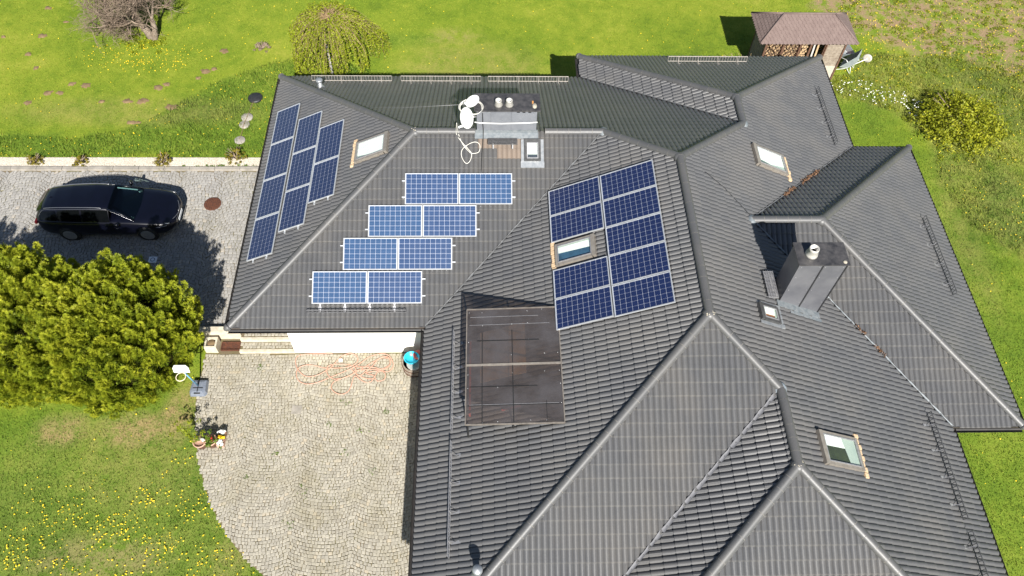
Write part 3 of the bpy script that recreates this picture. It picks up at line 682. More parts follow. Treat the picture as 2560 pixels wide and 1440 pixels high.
# ================================================================ snow guards
def snow_guard(face, p0, p1, label, mat, upright=True, nb=4, hgt=.2, bracket_mat=None):
    a, b = Vector(rp(face, *p0, .09)), Vector(rp(face, *p1, .09)); mid = (a + b) / 2
    o = thing('snow_guard', mid, label, 'snow guard', 'snow guards along the eaves')
    _, _, u, n = frame(face); d = (b - a); L = d.length; d.normalize()
    up = (Vector((0, 0, 1)) * .75 + n * .5).normalized()
    mb = MB(); mb.bar(a, b, .02, .02, n); mb.bar(a + up * hgt, b + up * hgt, .02, .02, n)
    k = int(L / .105)
    for i in range(k + 1): q = a + d * (L * i / k); mb.bar(q, q + up * hgt, .011, .011, d)
    mb.build('lattice', mat, o)
    for i in range(nb):
        q = a + d * (L * (i + .5) / nb) if nb > 1 else mid; mb = MB()
        mb.bar(q - n * .045 + u * .02, q - n * .03 + u * .30, .09, .008, n); mb.bar(q - n * .03, q + up * hgt, .03, .008, d); mb.bar(q + up * hgt * .9, q - n * .03 + u * .16, .012, .012, d)
        mb.build('bracket', bracket_mat or mat, o)
    return o
for i, (x0, x1) in enumerate(((-4.66, -1.69), (-1.34, 1.65), (1.92, 4.94))):
    snow_guard('A_N', (x0, 10.55), (x1, 10.55), ['pale snow guard ladder at the far eave, nearest the weeping tree', 'pale snow guard ladder, middle one of three along the far eave', 'pale snow guard ladder at the far eave, straight behind the twin flue chimney'][i], MT['steel_warm'])
snow_guard('B_N', (8.86, 11.62), (11.92, 11.62), 'pale snow guard ladder at the far eave in front of the garden shed', MT['steel_warm'])
snow_guard('A_S', (-3.58, .42), (-.58, .42), 'dark snow guard below the bottom pair of solar panels', MT['steel_dark'], hgt=.16, bracket_mat=MT['steel'])
snow_guard('W', (.95, -.5), (.95, -3.64), 'snow guard beside the brown glazing above the courtyard', MT['steel'], hgt=.18)
snow_guard('W', (.95, -3.95), (.95, -7.02), 'lower left snow guard near the round vent pipe', MT['steel'], hgt=.18)
snow_guard('E', (14.2, 10.02), (14.2, 7.14), 'snow guard on the upper right slope near the wheelbarrow', MT['steel_dark'], hgt=.18, bracket_mat=MT['steel'])
snow_guard('C_E', (16.3, 3.81), (16.3, .76), 'rightmost snow guard on the far east slope', MT['steel_dark'], hgt=.18, bracket_mat=MT['steel'])
snow_guard('E', (14.2, -3.22), (14.2, -6.22), 'snow guard on the lower right slope beside the lone skylight', MT['steel_dark'], hgt=.18, bracket_mat=MT['steel'])
snow_guard('E', (14.2, -6.55), (14.2, -9.6), 'snow guard cut off by the bottom right corner of the roof', MT['steel_dark'], hgt=.18, bracket_mat=MT['steel'])

# ---------------- chimney sweep steps (grating)
def grating(name, M, w, d, label, mat):
    o = thing(name, None, label, 'roof step', 'roof steps beside the chimneys', M); mb = MB()
    for i in range(int(w / .045) + 1): mb.box((-w / 2 + i * .045, 0, 0), (.01, d, .025))
    for j in range(5): mb.box((0, -d / 2 + j * d / 4, .002), (w, .012, .028))
    mb.build('grating', mat, o, Matrix.Identity(4), True)
    for s in (-1, 1): mb = MB(); mb.bar((s * w * .33, -d * .3, -.01), (s * w * .33, -d * .75, -.13), .04, .012); mb.bar((s * w * .33, d * .4, -.01), (s * w * .33, -d * .75, -.15), .04, .012); mb.build('bracket', mat, o, Matrix.Identity(4), True)
grating('roof_step', Matrix.Translation(rp('A_S', 2.38, 5.24, .22)), .92, .24, 'grating step in front of the twin flue chimney', MT['steel_dark'])
Mst = Matrix.Translation(rp('E', 9.60, -.36, .2)) @ Matrix.Rotation(math.pi / 2, 4, 'Z'); grating('roof_step', Mst, .88, .26, 'grating step left of the tall grey chimney', MT['steel'])
# ---------------- vents
def vent(face, x, y, label, s=1.0):
    q = rp(face, x, y, .02); o = thing('vent_pipe', q, label, 'vent pipe', 'vent pipes'); mb = MB(); mb.lathe([(.17, -.05), (.15, .04), (.085, .10), (.075, .40 * s)], q, 18); mb.build('pipe', MT['zinc'], o)
    mb = MB(); mb.lathe([(.07, .38 * s), (.125, .40 * s), (.13, .50 * s), (.11, .54 * s), (0, .56 * s)], q, 20); mb.build('hood', MT['zinc'], o)
vent('A_N', -4.23, 9.95, 'grey vent pipe at the far left hip corner', .7); vent('W', 1.64, -7.5, 'grey vent pipe at the bottom beside the long hip', 1.0)
# ================================================================ satellite dishes and cables
def dish(c, nrm, R_, label, sx=1.0):
    c = Vector(c); nrm = Vector(nrm).normalized(); o = thing('satellite_dish', c, label, 'satellite dish', 'satellite dishes at the twin flue chimney')
    x = nrm.cross(Vector((0, 0, 1))).normalized(); y = x.cross(nrm); y = -y if y.z < 0 else y
    M3 = Matrix((x, y, nrm)).transposed(); mb = MB(); pr = [(R_ * k / 8, .28 * R_ * (k / 8) ** 2) for k in range(1, 9)]
    prof = [(0, 0)] + pr + [(R_ * 1.02, .28 * R_ - .01)] + [(r, z - .02) for r, z in pr[::-1]] + [(0, -.02)]
    mb.lathe(prof, c, 28, M3, sx=.92 * sx, sy=1.0); mb.build('reflector', MT['white'], o)
    tip = c + nrm * R_ * .9 - y * R_ * .95; mb = MB(); mb.tube([c - y * R_ * .95 + nrm * .2 * R_, tip], .014, 6); mb.build('feed_arm', MT['white'], o)
    mb = MB(); mb.tube([tip, tip - nrm * .12 + y * .05], [.035, .028], 10); mb.build('receiver', MT['white'], o)
    mb = MB(); mb.tube([c - nrm * .02, c - nrm * .14], .03, 8); mb.tube([c - nrm * .14, Vector((1.57, c.y + .15, c.z - .1))], .022, 8); mb.build('mount', MT['steel'], o)
dish((1.33, 5.30, 6.98), (-.72, -.52, .32), .33, 'large white satellite dish at the left side of the chimney')
dish((1.46, 5.72, 7.22), (-.35, -.2, .9), .23, 'small white satellite dish above the larger one', .9)
mb = MB()
for k in range(4): mb.tube([(1.40 + (.33 + .018 * k) * math.cos(t) , 5.60 + (.29 + .018 * k) * math.sin(t), 7.10 + .012 * k + .02 * math.sin(t * 3 + k)) for t in np.linspace(0, 2 * math.pi, 26)[:-1]], .007, 5, closed=True)
tag(mb.build('coiled_cable', MT['cable_w']), 'coil of beige aerial cable hung beside the dishes', 'cable')
def smooth_path(pts, k=6):
    P = [Vector(q) for q in pts]; out = []
    for i in range(len(P) - 1):
        a, b, c, d = P[max(i - 1, 0)], P[i], P[i + 1], P[min(i + 2, len(P) - 1)]
        for j in range(k):
            t = j / k; out.append(.5 * ((2 * b) + (c - a) * t + (2 * a - 5 * b + 4 * c - d) * t * t + (3 * b - a - 3 * c + d) * t ** 3))
    out.append(P[-1]); return out
def on_roof(face, pts, off=.09): return [rp(face, x, y, off) for x, y in pts]
loop = on_roof('A_S', [(.98, 5.52), (1.12, 5.2), (1.3, 5.0), (1.42, 4.93), (1.62, 4.97), (1.66, 5.15), (1.58, 5.25), (1.42, 5.25), (1.18, 5.12), (1.08, 4.98), (1.1, 4.80), (1.22, 4.64), (1.34, 4.70), (1.40, 4.9), (1.3, 5.05), (1.1, 5.25), (.92, 5.5)])
mb = MB(); mb.tube(smooth_path([(.96, 5.2, 6.85)] + loop + [(.95, 5.3, 6.7)]), .010, 6); tag(mb.build('aerial_cable', MT['cable_w']), 'loose white aerial cable looped on the tiles below the dishes', 'cable')
mb = MB(); mb.tube(smooth_path([(1.75, 5.5, 6.98), (1.76, 5.49, 6.5), (1.77, 5.46, 6.2), rp('A_S', 1.75, 5.2, .09), rp('A_S', 1.72, 4.9, .09), rp('A_S', 1.70, 4.4, .09)]), .014, 6); tag(mb.build('black_cable', MT['cable_b']), 'black cable running from the chimney to the top panel pair', 'cable')
mb = MB(); mb.tube([(1.2, 5.8, 7.05), (-.9, 6.6, 6.15), (-2.0, 7.3, 5.5)], .004, 4); tag(mb.build('guy_wire', MT['steel']), 'thin wire running from the dishes to the left hip', 'wire')
mb = MB(); mb.tube(on_roof('E', [(8.3, 3.3), (8.9, 2.9), (9.6, 2.15)], .085), .008, 4); tag(mb.build('lightning_wire', MT['cable_b']), 'thin dark wire on the right slope above the chimney shadow', 'wire')

# leaf litter caught in the valleys
def litter(k0, k1, t0, t1, n_, label):
    p0, p1 = v3(k0), v3(k1); V = []; F = []
    for i in range(n_):
        t = t0 + (t1 - t0) * rng.random() ** 1; q = np.array(p0 + (p1 - p0) * t) + rng.normal(0, 1, 3) * np.array([.028, .028, .012]) + np.array([0, 0, .12])
        a, b = rng.normal(0, .017, 3), rng.normal(0, .017, 3); b0 = len(V); V += [q - a, q - b, q + a, q + b]; F.append((b0, b0 + 1, b0 + 2, b0 + 3))
    tag(link(bpy.data.objects.new('leaf_litter', fast_mesh('leaf_litter', V, F, MT['leaf_litter']))), label, 'leaf litter', None, 'stuff')
litter('C_N', 'C_W', .38, .56, 200, 'brown leaves caught in the upper right roof valley'); litter('C_N', 'C_W', .62, .72, 110, 'small clump of brown leaves higher up that valley')
litter('C_S', 'C_W', .33, .38, 60, 'small clump of brown leaves in the right front valley'); litter('C_S', 'C_W', .43, .48, 60, 'upper clump of brown leaves in the right front valley')

# ================================================================ ground
def sstep(a, b, x): t = np.clip((np.asarray(x, float) - a) / (b - a), 0, 1); return t * t * (3 - 2 * t)
def gz_(x, y):
    x = np.asarray(x, float); y = np.asarray(y, float)
    nw = sstep(1.9, 2.9, y) * (1 - sstep(-2, 7, x)); return .3 * nw - .012
def poly_in(px_, py_, poly):
    c = np.zeros(px_.shape, bool); j = len(poly) - 1
    for i in range(len(poly)):
        xi, yi = poly[i]; xj, yj = poly[j]
        with np.errstate(divide='ignore', invalid='ignore'):
            c ^= ((yi > py_) != (yj > py_)) & (px_ < (xj - xi) * (py_ - yi) / (yj - yi + 1e-12) + xi)
        j = i
    return c
def blob(x, y, cx, cy, rx, ry, soft=.5): d = np.hypot((x - cx) / rx, (y - cy) / ry); return 1 - sstep(1 - soft, 1 + soft * .6, d)
TALL_NW = [(-30, 9.9), (-30, 11.1), (-18.1, 11.17), (-14.84, 11.02), (-12.87, 11.6), (-11.63, 12.67), (-10.25, 14.16), (-8.22, 15.46), (-6.8, 16.0), (-6.0, 15.2), (-6.6, 13.5), (-6.6, 9.9)]
TALL_E = [(22.9, 2), (22.5, 4.94), (20.9, 6.7), (20.5, 9.0), (20.9, 11), (19.8, 12.9), (18.6, 13.6), (17.2, 14.0), (17.2, 15.3), (18.6, 15.4), (19.3, 17), (24, 16.5), (40, 14), (40, 2)]
SOIL = [(17.6, 22.5), (18.6, 19.8), (19.6, 18.6), (20.8, 17.7), (22.8, 16.6), (26.5, 14.9), (32, 13), (36, 24)]
def region(x, y):
    wob = .5 * np.sin(x * 1.3 + 2 * np.sin(y * .7)) + .3 * np.sin(y * 2.3 + x)
    soil = poly_in(x + wob, y + wob * .6, SOIL) * 1.0
    soil = np.maximum(soil, blob(x, y, -9.6, -5.9, 2.2, .8) * .45)
    soil = np.maximum(soil, blob(x, y, .4, 17.7, 1.3, .5) * .35)
    dry = np.maximum.reduce([blob(x, y, -11.9, -1.8, 1.0, .5), blob(x, y, -9.5, -1.8, 1.3, .7), blob(x, y, -8.2, -1.1, .5, 1.1), .3 * blob(x, y, -9.2, -3.2, 2.6, 1.6), .5 * blob(x, y, -5.8, -5.9, .5, .9),
                             .15 * blob(x, y, -9.5, -4.5, 6, 3.2, .3), .35 * blob(x, y, 1.2, 15.2, 3.5, 2.2), .3 * blob(x, y, 20.5, 6, .6, 4), .3 * poly_in(x, y, TALL_E), .3 * blob(x, y, -13, 12.6, 6, .9)])
    lush = np.maximum(poly_in(x + wob * .3, y + wob * .3, TALL_NW) * .7, poly_in(x + wob * .3, y, TALL_E) * .4 * (np.sin(x * 1.1 + y * .9) > -.3))
    lush = np.maximum(lush, np.maximum(.7 * blob(x, y, -12.5, -3.2, 2.4, 2.2), .5 * blob(x, y, 18.4, 12.9, 1.6, 1.6)))
    lush = np.maximum(lush, .6 * blob(x, y, -2.5, 17.3, 2.5, .5))
    lush = np.maximum(lush, .75 * blob(x, y, -10, -5, 8, 4.5, .2)); lush = np.maximum(lush, .5 * blob(x, y, 18.5, -1, 4.5, 12, .2)); lush = np.maximum(lush, 1.0 * blob(x, y, 22.9, 7.6, 1.3, 2.4))
    return dry, soil, lush
far = [-900, -400, -150, -70]
gx = np.array(far + list(np.arange(-40, 44.01, .5)) + [-q for q in far[::-1]]); gy = np.array(far + list(np.arange(-30, 44.01, .5)) + [-q for q in far[::-1]])
GX, GY = np.meshgrid(gx, gy); GZ = gz_(GX, GY); nx, ny = len(gx), len(gy)
idx = np.arange(nx * ny).reshape(ny, nx); F = np.stack([idx[:-1, :-1], idx[:-1, 1:], idx[1:, 1:], idx[1:, :-1]], -1).reshape(-1, 4)
dr, so, lu = region(GX.ravel(), GY.ravel())
ground = link(bpy.data.objects.new('ground', fast_mesh('ground', np.stack([GX.ravel(), GY.ravel(), GZ.ravel()], 1), F, MT['lawn'], dict(dry=dr, soil=so, lush=lu, tint=np.full(nx * ny, .5)), True)))
tag(ground, 'mown green lawn with dry and bare patches around the house', 'lawn', kind='structure')

PATIO = [(-7.85, 1.75), (-7.86, 0), (-7.83, -.71), (-7.72, -1.4), (-7.54, -2.13), (-7.35, -2.75), (-7.11, -3.34), (-6.80, -4.0), (-6.43, -4.62), (-6.05, -5.12), (-5.65, -5.59), (-5.2, -6.02), (-4.7, -6.41), (-3.6, -7.05), (-2.2, -7.6), (-.6, -7.95), (.88, -8.1), (.88, 1.04), (-4.77, 1.04), (-4.77, 1.75)]
DRIVE = [(-30, 1.8), (-4.79, 1.8), (-4.79, 9.2), (-30, 9.2)]
def slab(name, poly, z, label, cat):
    mb = MB(); n = len(poly); tri = tessellate_polygon([[Vector((*q, 0)) for q in poly]])
    mb.add([(*q, z) for q in poly], list(tri)); mb.add([(*q, z) for q in poly] + [(*q, z - .2) for q in poly], [(i, (i + 1) % n, n + (i + 1) % n, n + i) for i in range(n)])
    return tag(mb.build(name, MT['bed']), label, cat, kind='structure')
patio = slab('patio', PATIO, .006, 'courtyard paved with pale granite setts', 'courtyard')
drive = slab('driveway', DRIVE, .306, 'driveway paved with grey granite setts in fans', 'driveway')
def setts(test, x0, x1, y0, y1, z, pitch, mat, parent, arc):
    V = []; F = []; T = []
    y = y0 - 1.0; r = 0
    while y < y1 + 1.0:
        x = x0 - rng.random() * pitch; hrow = pitch * rng.uniform(.9, 1.1)
        while x < x1:
            w = pitch * rng.uniform(.8, 1.25); c = [(x, y), (x + w, y), (x + w, y + hrow), (x, y + hrow)]; x += w
            c = [arc(*q) for q in c]; mx = sum(q[0] for q in c) / 4; my = sum(q[1] for q in c) / 4
            if not test(mx, my): continue
            b0 = len(V); tz = z + .022 + rng.normal(0, .0025); g = .007
            cc = [(q[0] + rng.normal(0, .007), q[1] + rng.normal(0, .007)) for q in c]
            for k, zz in ((.93, z - .002), (.89, tz - .006), (.76, tz)):
                for q in cc: V.append((mx + (q[0] - mx) * k, my + (q[1] - my) * k, zz))
            F.append((b0 + 8, b0 + 9, b0 + 10, b0 + 11))
            for l in (0, 4):
                for i in range(4): F.append((b0 + l + i, b0 + l + (i + 1) % 4, b0 + l + 4 + (i + 1) % 4, b0 + l + 4 + i))
            t = float(np.clip(rng.normal(.5, .24), 0, 1)); T += [t] * 12
        y += hrow; r += 1
    return tag(inst('setts', fast_mesh('setts', V, F, mat, dict(tint=T)), parent, Matrix.Identity(4)), None, kind='stuff')
def arc1(x, y):
    w = 1.9; u = (x + .3) / w; f = u - math.floor(u) - .5
    blend = min(1, max(0, (.2 - y) / 1.2)); return x + .04 * math.sin(y * 1.7), y - .42 * w * (math.sqrt(max(0, .36 - f * f)) - .33) * blend + .05 * math.sin(x * 1.1)
setts(lambda x, y: inside(PATIO, x, y) and not (y > 1.0), -8.2, .95, -8.6, 1.1, .006, .104, MT['cobble'], patio, arc1)
def arc2(x, y):
    w = 1.7; u = x / w; f = u - math.floor(u) - .5; return x + .03 * math.sin(y * 2), y + w * .8 * (math.sqrt(max(0, .36 - f * f)) - .33)
setts(lambda x, y: inside(DRIVE, x, y), -19.5, -4.9, 1.7, 9.4, .306, .135, MT['cobble_d'], drive, arc2)
# steps between driveway and courtyard
st = thing('garden_steps', (-5.7, 1.3, 0), 'two broad sett steps with stone edges beside the white wall', 'steps')
for i, (y0, y1, z) in enumerate(((1.03, 1.42, .14), (1.42, 1.80, .29))):
    mb = MB(); mb.box((-5.72, (y0 + y1) / 2 + .0, z / 2 - .05), (1.88, y1 - y0 - .004, z + .1 - .03)); mb.build('tread', MT['bed'], st)
    mb = MB(); mb.box((-5.72, y0 + .05, z / 2), (1.89, .1, z + .01)); mb.build('edge_stone', MT['stone_cream'], st)
    setts(lambda x, y: -6.63 < x < -4.82 and y0 + .14 < y < y1 - .05, -6.7, -4.8, y0, y1, z - .016, .115, MT['cobble'], st, lambda x, y: (x, y))
lw = thing('low_wall', (-7.3, 1.75, 0), 'low cream stone wall between hedge and steps', 'wall'); mb = MB(); mb.box((-7.35, 1.70, .26), (1.35, .16, .52)); mb.build('wall_body', MT['stone_cream'], lw)
mb = MB(); mb.box((-7.35, 1.70, .535), (1.40, .2, .03)); mb.build('coping', MT['stone_cream'], lw)
pl = thing('stone_planter', (-7.6, 1.25, 0), 'square cream stone planter with dry soil beside the hedge', 'planter'); mb = MB(); a = .21
for s in (-1, 1): mb.box((-7.62 + s * (a - .03), 1.28, .19), (.06, 2 * a, .38)); mb.box((-7.62, 1.28 + s * (a - .03), .19), (2 * a - .12, .06, .38))
mb.build('box', MT['stone_cream'], pl); mb = MB(); mb.lathe([(.15, .30), (.12, .34), (0, .36)], (-7.62, 1.28, 0), 10); mb.build('soil', MT['soil'], pl)
gt = thing('boot_grate', (-7.0, 1.3, 0), 'rusty iron trough set in the paving by the steps', 'grate'); mb = MB()
for c, d in (((-7.02, 1.45, .04), (.66, .03, .08)), ((-7.02, 1.15, .04), (.66, .03, .08)), ((-7.34, 1.3, .04), (.03, .27, .08)), ((-6.70, 1.3, .04), (.03, .27, .08))): mb.box(c, d)
mb.build('rim', MT['sheet_rust'], gt); mb = MB(); mb.box((-7.02, 1.3, .03), (.61, .27, .01)); mb.build('tray', MT['sheet_rust'], gt)
# kerb, gravel strip
gs = slab('gravel_strip', [(-30, 9.36), (-6.2, 9.36), (-6.2, 9.92), (-30, 9.92)], .325, 'pale gravel strip along the driveway', 'gravel'); gs.data.materials[0] = MT['gravel']
n_ = 9000; cx, cy = rng.uniform(-19, -6.3, n_), rng.uniform(9.37, 9.91, n_); sz = rng.uniform(.012, .03, n_); an = rng.uniform(0, 6.28, n_)
V = np.zeros((n_, 5, 3)); 
for k in range(4): V[:, k] = np.stack([cx + sz * np.cos(an + k * 1.57), cy + sz * np.sin(an + k * 1.57), np.full(n_, .323)], 1)
V[:, 4] = np.stack([cx, cy, .335 + sz * .5], 1); b = (np.arange(n_) * 5)[:, None, None]; F = (np.array([[0, 1, 4], [1, 2, 4], [2, 3, 4], [3, 0, 4]])[None] + b).reshape(-1, 3)
MT['peb'] = cobble_mat('pebbles', [(0, (.34, .29, .23)), (.5, (.52, .47, .39)), (1, (.66, .61, .53))], .2)
tag(inst('pebbles', fast_mesh('pebbles', V.reshape(-1, 3), F, MT['peb'], dict(tint=np.repeat(rng.random(n_), 5))), gs, Matrix.Identity(4)), None, kind='stuff')
kb = bpy.data.objects.new('kerb', None); link(kb, None, Matrix.Translation((-18, 9.28, .3))); tag(kb, 'concrete kerb between driveway and gravel strip', 'kerb', kind='structure')
kme = MB().box((0, 0, 0), (.985, .15, .22)).mesh('kerb_stone', MT['kerb'])
for i in range(14): inst('kerb_stone', kme, kb, Matrix.Translation((-19.0 + i + .5, 9.28 + rng.normal(0, .004), .30 + rng.normal(0, .004))))

# ---------------- grass blades, weeds and flowers
def ground_ok(x, y):
    jx, jy = x + rng.normal(0, .075, len(x)), y + rng.normal(0, .075, len(x)); ok = ~poly_in(jx, jy, PATIO) & ~((x < -4.7) & (y > 1.8) & (y < 9.36)) & ~((y > 9.3) & (y < 9.95) & (x < -6.1)) & ~poly_in(x, y, wall_poly)
    return ok & ~((x > 14) & (x < 17.6) & (y > 15) & (y < 16.8)) & ~((x > -7.9) & (x < -4.7) & (y > .9) & (y < 2))
def visible(x, y, m=30):
    r = np.stack([x, y, np.zeros_like(x)], 1) - np.array(CPOS); z = r @ np.array(CF); u = 1280 + 1954.29 * (r @ np.array(CR)) / z; v = 720 - 1954.29 * (r @ np.array(CU)) / z
    return (u > -m) & (u < 2560 + m) & (v > -m) & (v < 1440 + m)
def blades(n, tallf, wid, name, label, lean=.6, keep=None, mat=None):
    x = rng.uniform(-22, 30, n); y = rng.uniform(-8, 22, n); k = ground_ok(x, y) & visible(x, y); x, y = x[k], y[k]
    dr, so, lu = region(x, y); hh, p = tallf(x, y, dr, so, lu); k = rng.random(len(x)) < p; x, y, dr, so, lu, hh = [q[k] for q in (x, y, dr, so, lu, hh)]
    m = len(x); z = gz_(x, y); an = rng.uniform(0, 6.28, m); la = rng.uniform(0, 6.28, m); h = hh * rng.uniform(.6, 1.4, m); w = wid * rng.uniform(.6, 1.4, m); le = lean * rng.uniform(.3, 1.2, m) * h
    A = np.stack([x - w * np.cos(an), y - w * np.sin(an), z], 1); B = np.stack([x + w * np.cos(an), y + w * np.sin(an), z], 1); C = np.stack([x + le * np.cos(la), y + le * np.sin(la), z + h], 1)
    V = np.stack([A, B, C], 1).reshape(-1, 3); F = np.arange(m * 3).reshape(-1, 3); t = rng.random(m); R3 = lambda q: np.repeat(q, 3)
    tag(link(bpy.data.objects.new(name, fast_mesh(name, V, F, mat or MT['lawn'], dict(dry=R3(dr), soil=R3(so * .0), lush=R3(lu), tint=R3(t))))), label, 'grass', None, 'stuff')
def tf1(x, y, dr, so, lu): return .035 + .03 * lu, np.clip(1 - so * 1.0, .12, 1) * (1 - .35 * dr)
blades(620000, tf1, .011, 'lawn_grass', 'short mown grass of the lawn', 1.0)
def tf2(x, y, dr, so, lu):
    tall = np.maximum(poly_in(x, y, TALL_NW) * 1., poly_in(x, y, TALL_E) * .9); cl = .5 + .5 * np.sin(x * 2.1 + np.sin(y * 1.7) * 2) * np.sin(y * 2.6 + x * .6)
    return .08 + .09 * cl * tall, tall * (.35 + .65 * cl) * .9
blades(520000, tf2, .014, 'tall_grass', 'longer unmown grass beyond the lawn edges', .8)
def scatter_flowers(pts, r, name, label, mat, z0=.05, n=5):
    V = []; F = []
    for x, y in pts:
        z = float(gz_(x, y)) + z0 * rng.uniform(.6, 1.4); b0 = len(V); rr = r * rng.uniform(.6, 1.3)
        for k in range(n): t = 6.283 * k / n; V.append((x + rr * math.cos(t), y + rr * math.sin(t), z + rng.normal(0, .006)))
        V.append((x, y, z + .015))
        for k in range(n): F.append((b0 + k, b0 + (k + 1) % n, b0 + n))
    tag(link(bpy.data.objects.new(name, fast_mesh(name, V, F, mat))), label, 'flowers', None, 'stuff')
def cloud(n, dens):
    x = rng.uniform(-22, 30, n); y = rng.uniform(-8, 22, n); k = ground_ok(x, y) & visible(x, y); x, y = x[k], y[k]; k = rng.random(len(x)) < dens(x, y); return list(zip(x[k], y[k]))
def dens_y(x, y):
    cl = .25 + .75 * (np.sin(x * 2.3 + y) * np.sin(y * 3.1 - x * .8) > .0)
    d = .62 * blob(x, y, -10, -5.6, 5.5, 2.0) * cl + .42 * blob(x, y, -7.4, -3.6, 1.0, 1.2) * cl + .45 * blob(x, y, -13.5, 16.0, 2.6, 1.0) + .2 * poly_in(x, y, SOIL) * cl + .25 * blob(x, y, 19.5, 17, 2.5, 2) * cl + .05 * poly_in(x, y, TALL_NW) + .10 * poly_in(x, y, TALL_E) * cl
    return np.clip(d + .012, 0, 1)
scatter_flowers(cloud(110000, dens_y), .022, 'dandelions', 'yellow dandelions scattered over the lawn', MT['petal_y'])
def dens_w(x, y): return .8 * blob(x, y, 18.3, 14.5, 1.0, .5) + .75 * blob(x, y, 19.6, 13.9, 1.2, .55) + .5 * blob(x, y, 20.6, 13.4, .6, .6) + .3 * blob(x, y, 20.6, 12.6, .4, .8)
scatter_flowers(cloud(60000, dens_w), .03, 'white_flowers', 'small white flowers in the grass behind the house', MT['petal_w'], .12)
# weed tufts on the tilled plot
def leafballs(centres, name, label, cat, mat, kind='stuff', parent=None, flat=.55):
    """centres: (x,y,z,r,n) clumps of small leaf faces"""
    Vs = []; T = []
    for x, y, z, r, n, s in centres:
        d = rng.normal(0, 1, (n, 3)); d /= np.linalg.norm(d, axis=1)[:, None]; d[:, 2] = np.abs(d[:, 2]) * .9 + .02
        q = np.array([x, y, z]) + d * (r * rng.uniform(.45, 1.05, n) ** .6)[:, None] * np.array([1, 1, flat])
        a = rng.normal(0, 1, (n, 3)); a /= np.linalg.norm(a, axis=1)[:, None]; b = np.cross(a, d + rng.normal(0, .5, (n, 3))); b /= np.linalg.norm(b, axis=1)[:, None] + 1e-6
        ss = (s * rng.uniform(.6, 1.4, n))[:, None]; Vs.append(np.stack([q - a * ss, q + b * ss * .5, q + a * ss, q - b * ss * .5], 1).reshape(-1, 3)); T.append(np.repeat(rng.random(n), 4))
    V = np.concatenate(Vs); T = np.concatenate(T); F = np.arange(len(V)).reshape(-1, 4)
    o = link(bpy.data.objects.new(name, fast_mesh(name, V, F, mat, dict(tint=T))), parent); return tag(o, label, cat, None, kind)
cs = []
for i in range(9000):
    x, y = rng.uniform(17, 30), rng.uniform(10, 22)
    xa, ya = np.array([x]), np.array([y])
    ins = poly_in(xa, ya, SOIL)[0]; tl = poly_in(xa, ya, TALL_E)[0]
    if not (visible(xa, ya)[0] and ground_ok(xa, ya)[0]): continue
    p = (.30 if ins else .16 if tl else .0) * (1.0 if math.sin(x * 1.7 + y) * math.sin(y * 2.1 - x) > -.1 else .35)
    if rng.random() < p: r = rng.uniform(.05, .2); cs.append((x, y, 0, r, int(14 + 120 * r), .028))
leafballs(cs, 'weeds', 'low yellow green weeds on the tilled plot', 'weeds', MT['weep'])
# bare molehills
moles = [(-11.51, 12.84), (-13.47, 13.19), (-12.83, 13.2), (-20.07, 17.36), (-18.59, 16.19), (-17.95, 15.27), (-16.1, 14.25), (-16.95, 13.7), (-16.44, 13.7), (-17.63, 13.1), (-14.52, 13.17), (-13.02, 11.93), (-12.71, 11.93), (-12.07, 14.25), (-10.58, 15.11), (-10.78, 14.67), (-10.2, 15.27), (-15.47, 14.15), (-12.38, 14.07), (-18.71, 19.44), (-17.58, 18.43), (-18.36, 17.43), (-9.99, 16.47)]
for i, (x, y) in enumerate(moles):
    r = .10 + .12 * rng.random(); r = .26 if i == 0 else r; n = 14; V = [(x, y, float(gz_(x, y)) + .03)]; F = []
    for k in range(n):
        for j, (f, z) in enumerate(((.55, .02), (1.0, -.028))):
            t = 6.283 * k / n; q = f * r * rng.uniform(.55, 1.3); V.append((x + q * math.cos(t) * 1.15, y + q * math.sin(t) * .85, float(gz_(x, y)) + z + .03 + rng.normal(0, .006)))
    for k in range(n): a, b = 1 + 2 * k, 1 + 2 * ((k + 1) % n); F.append((0, a, b, b)); F.append((a, a + 1, b + 1, b))
    mb = MB(); mb.add(V, [f if f[2] != f[3] else f[:3] for f in F], 0, True); o = mb.build('molehill', MT['soil'])
    tag(o, 'largest brown molehill nearest the gravel strip' if i == 0 else 'small brown molehill on the lawn left of the house', 'molehill', 'molehills on the left lawn')

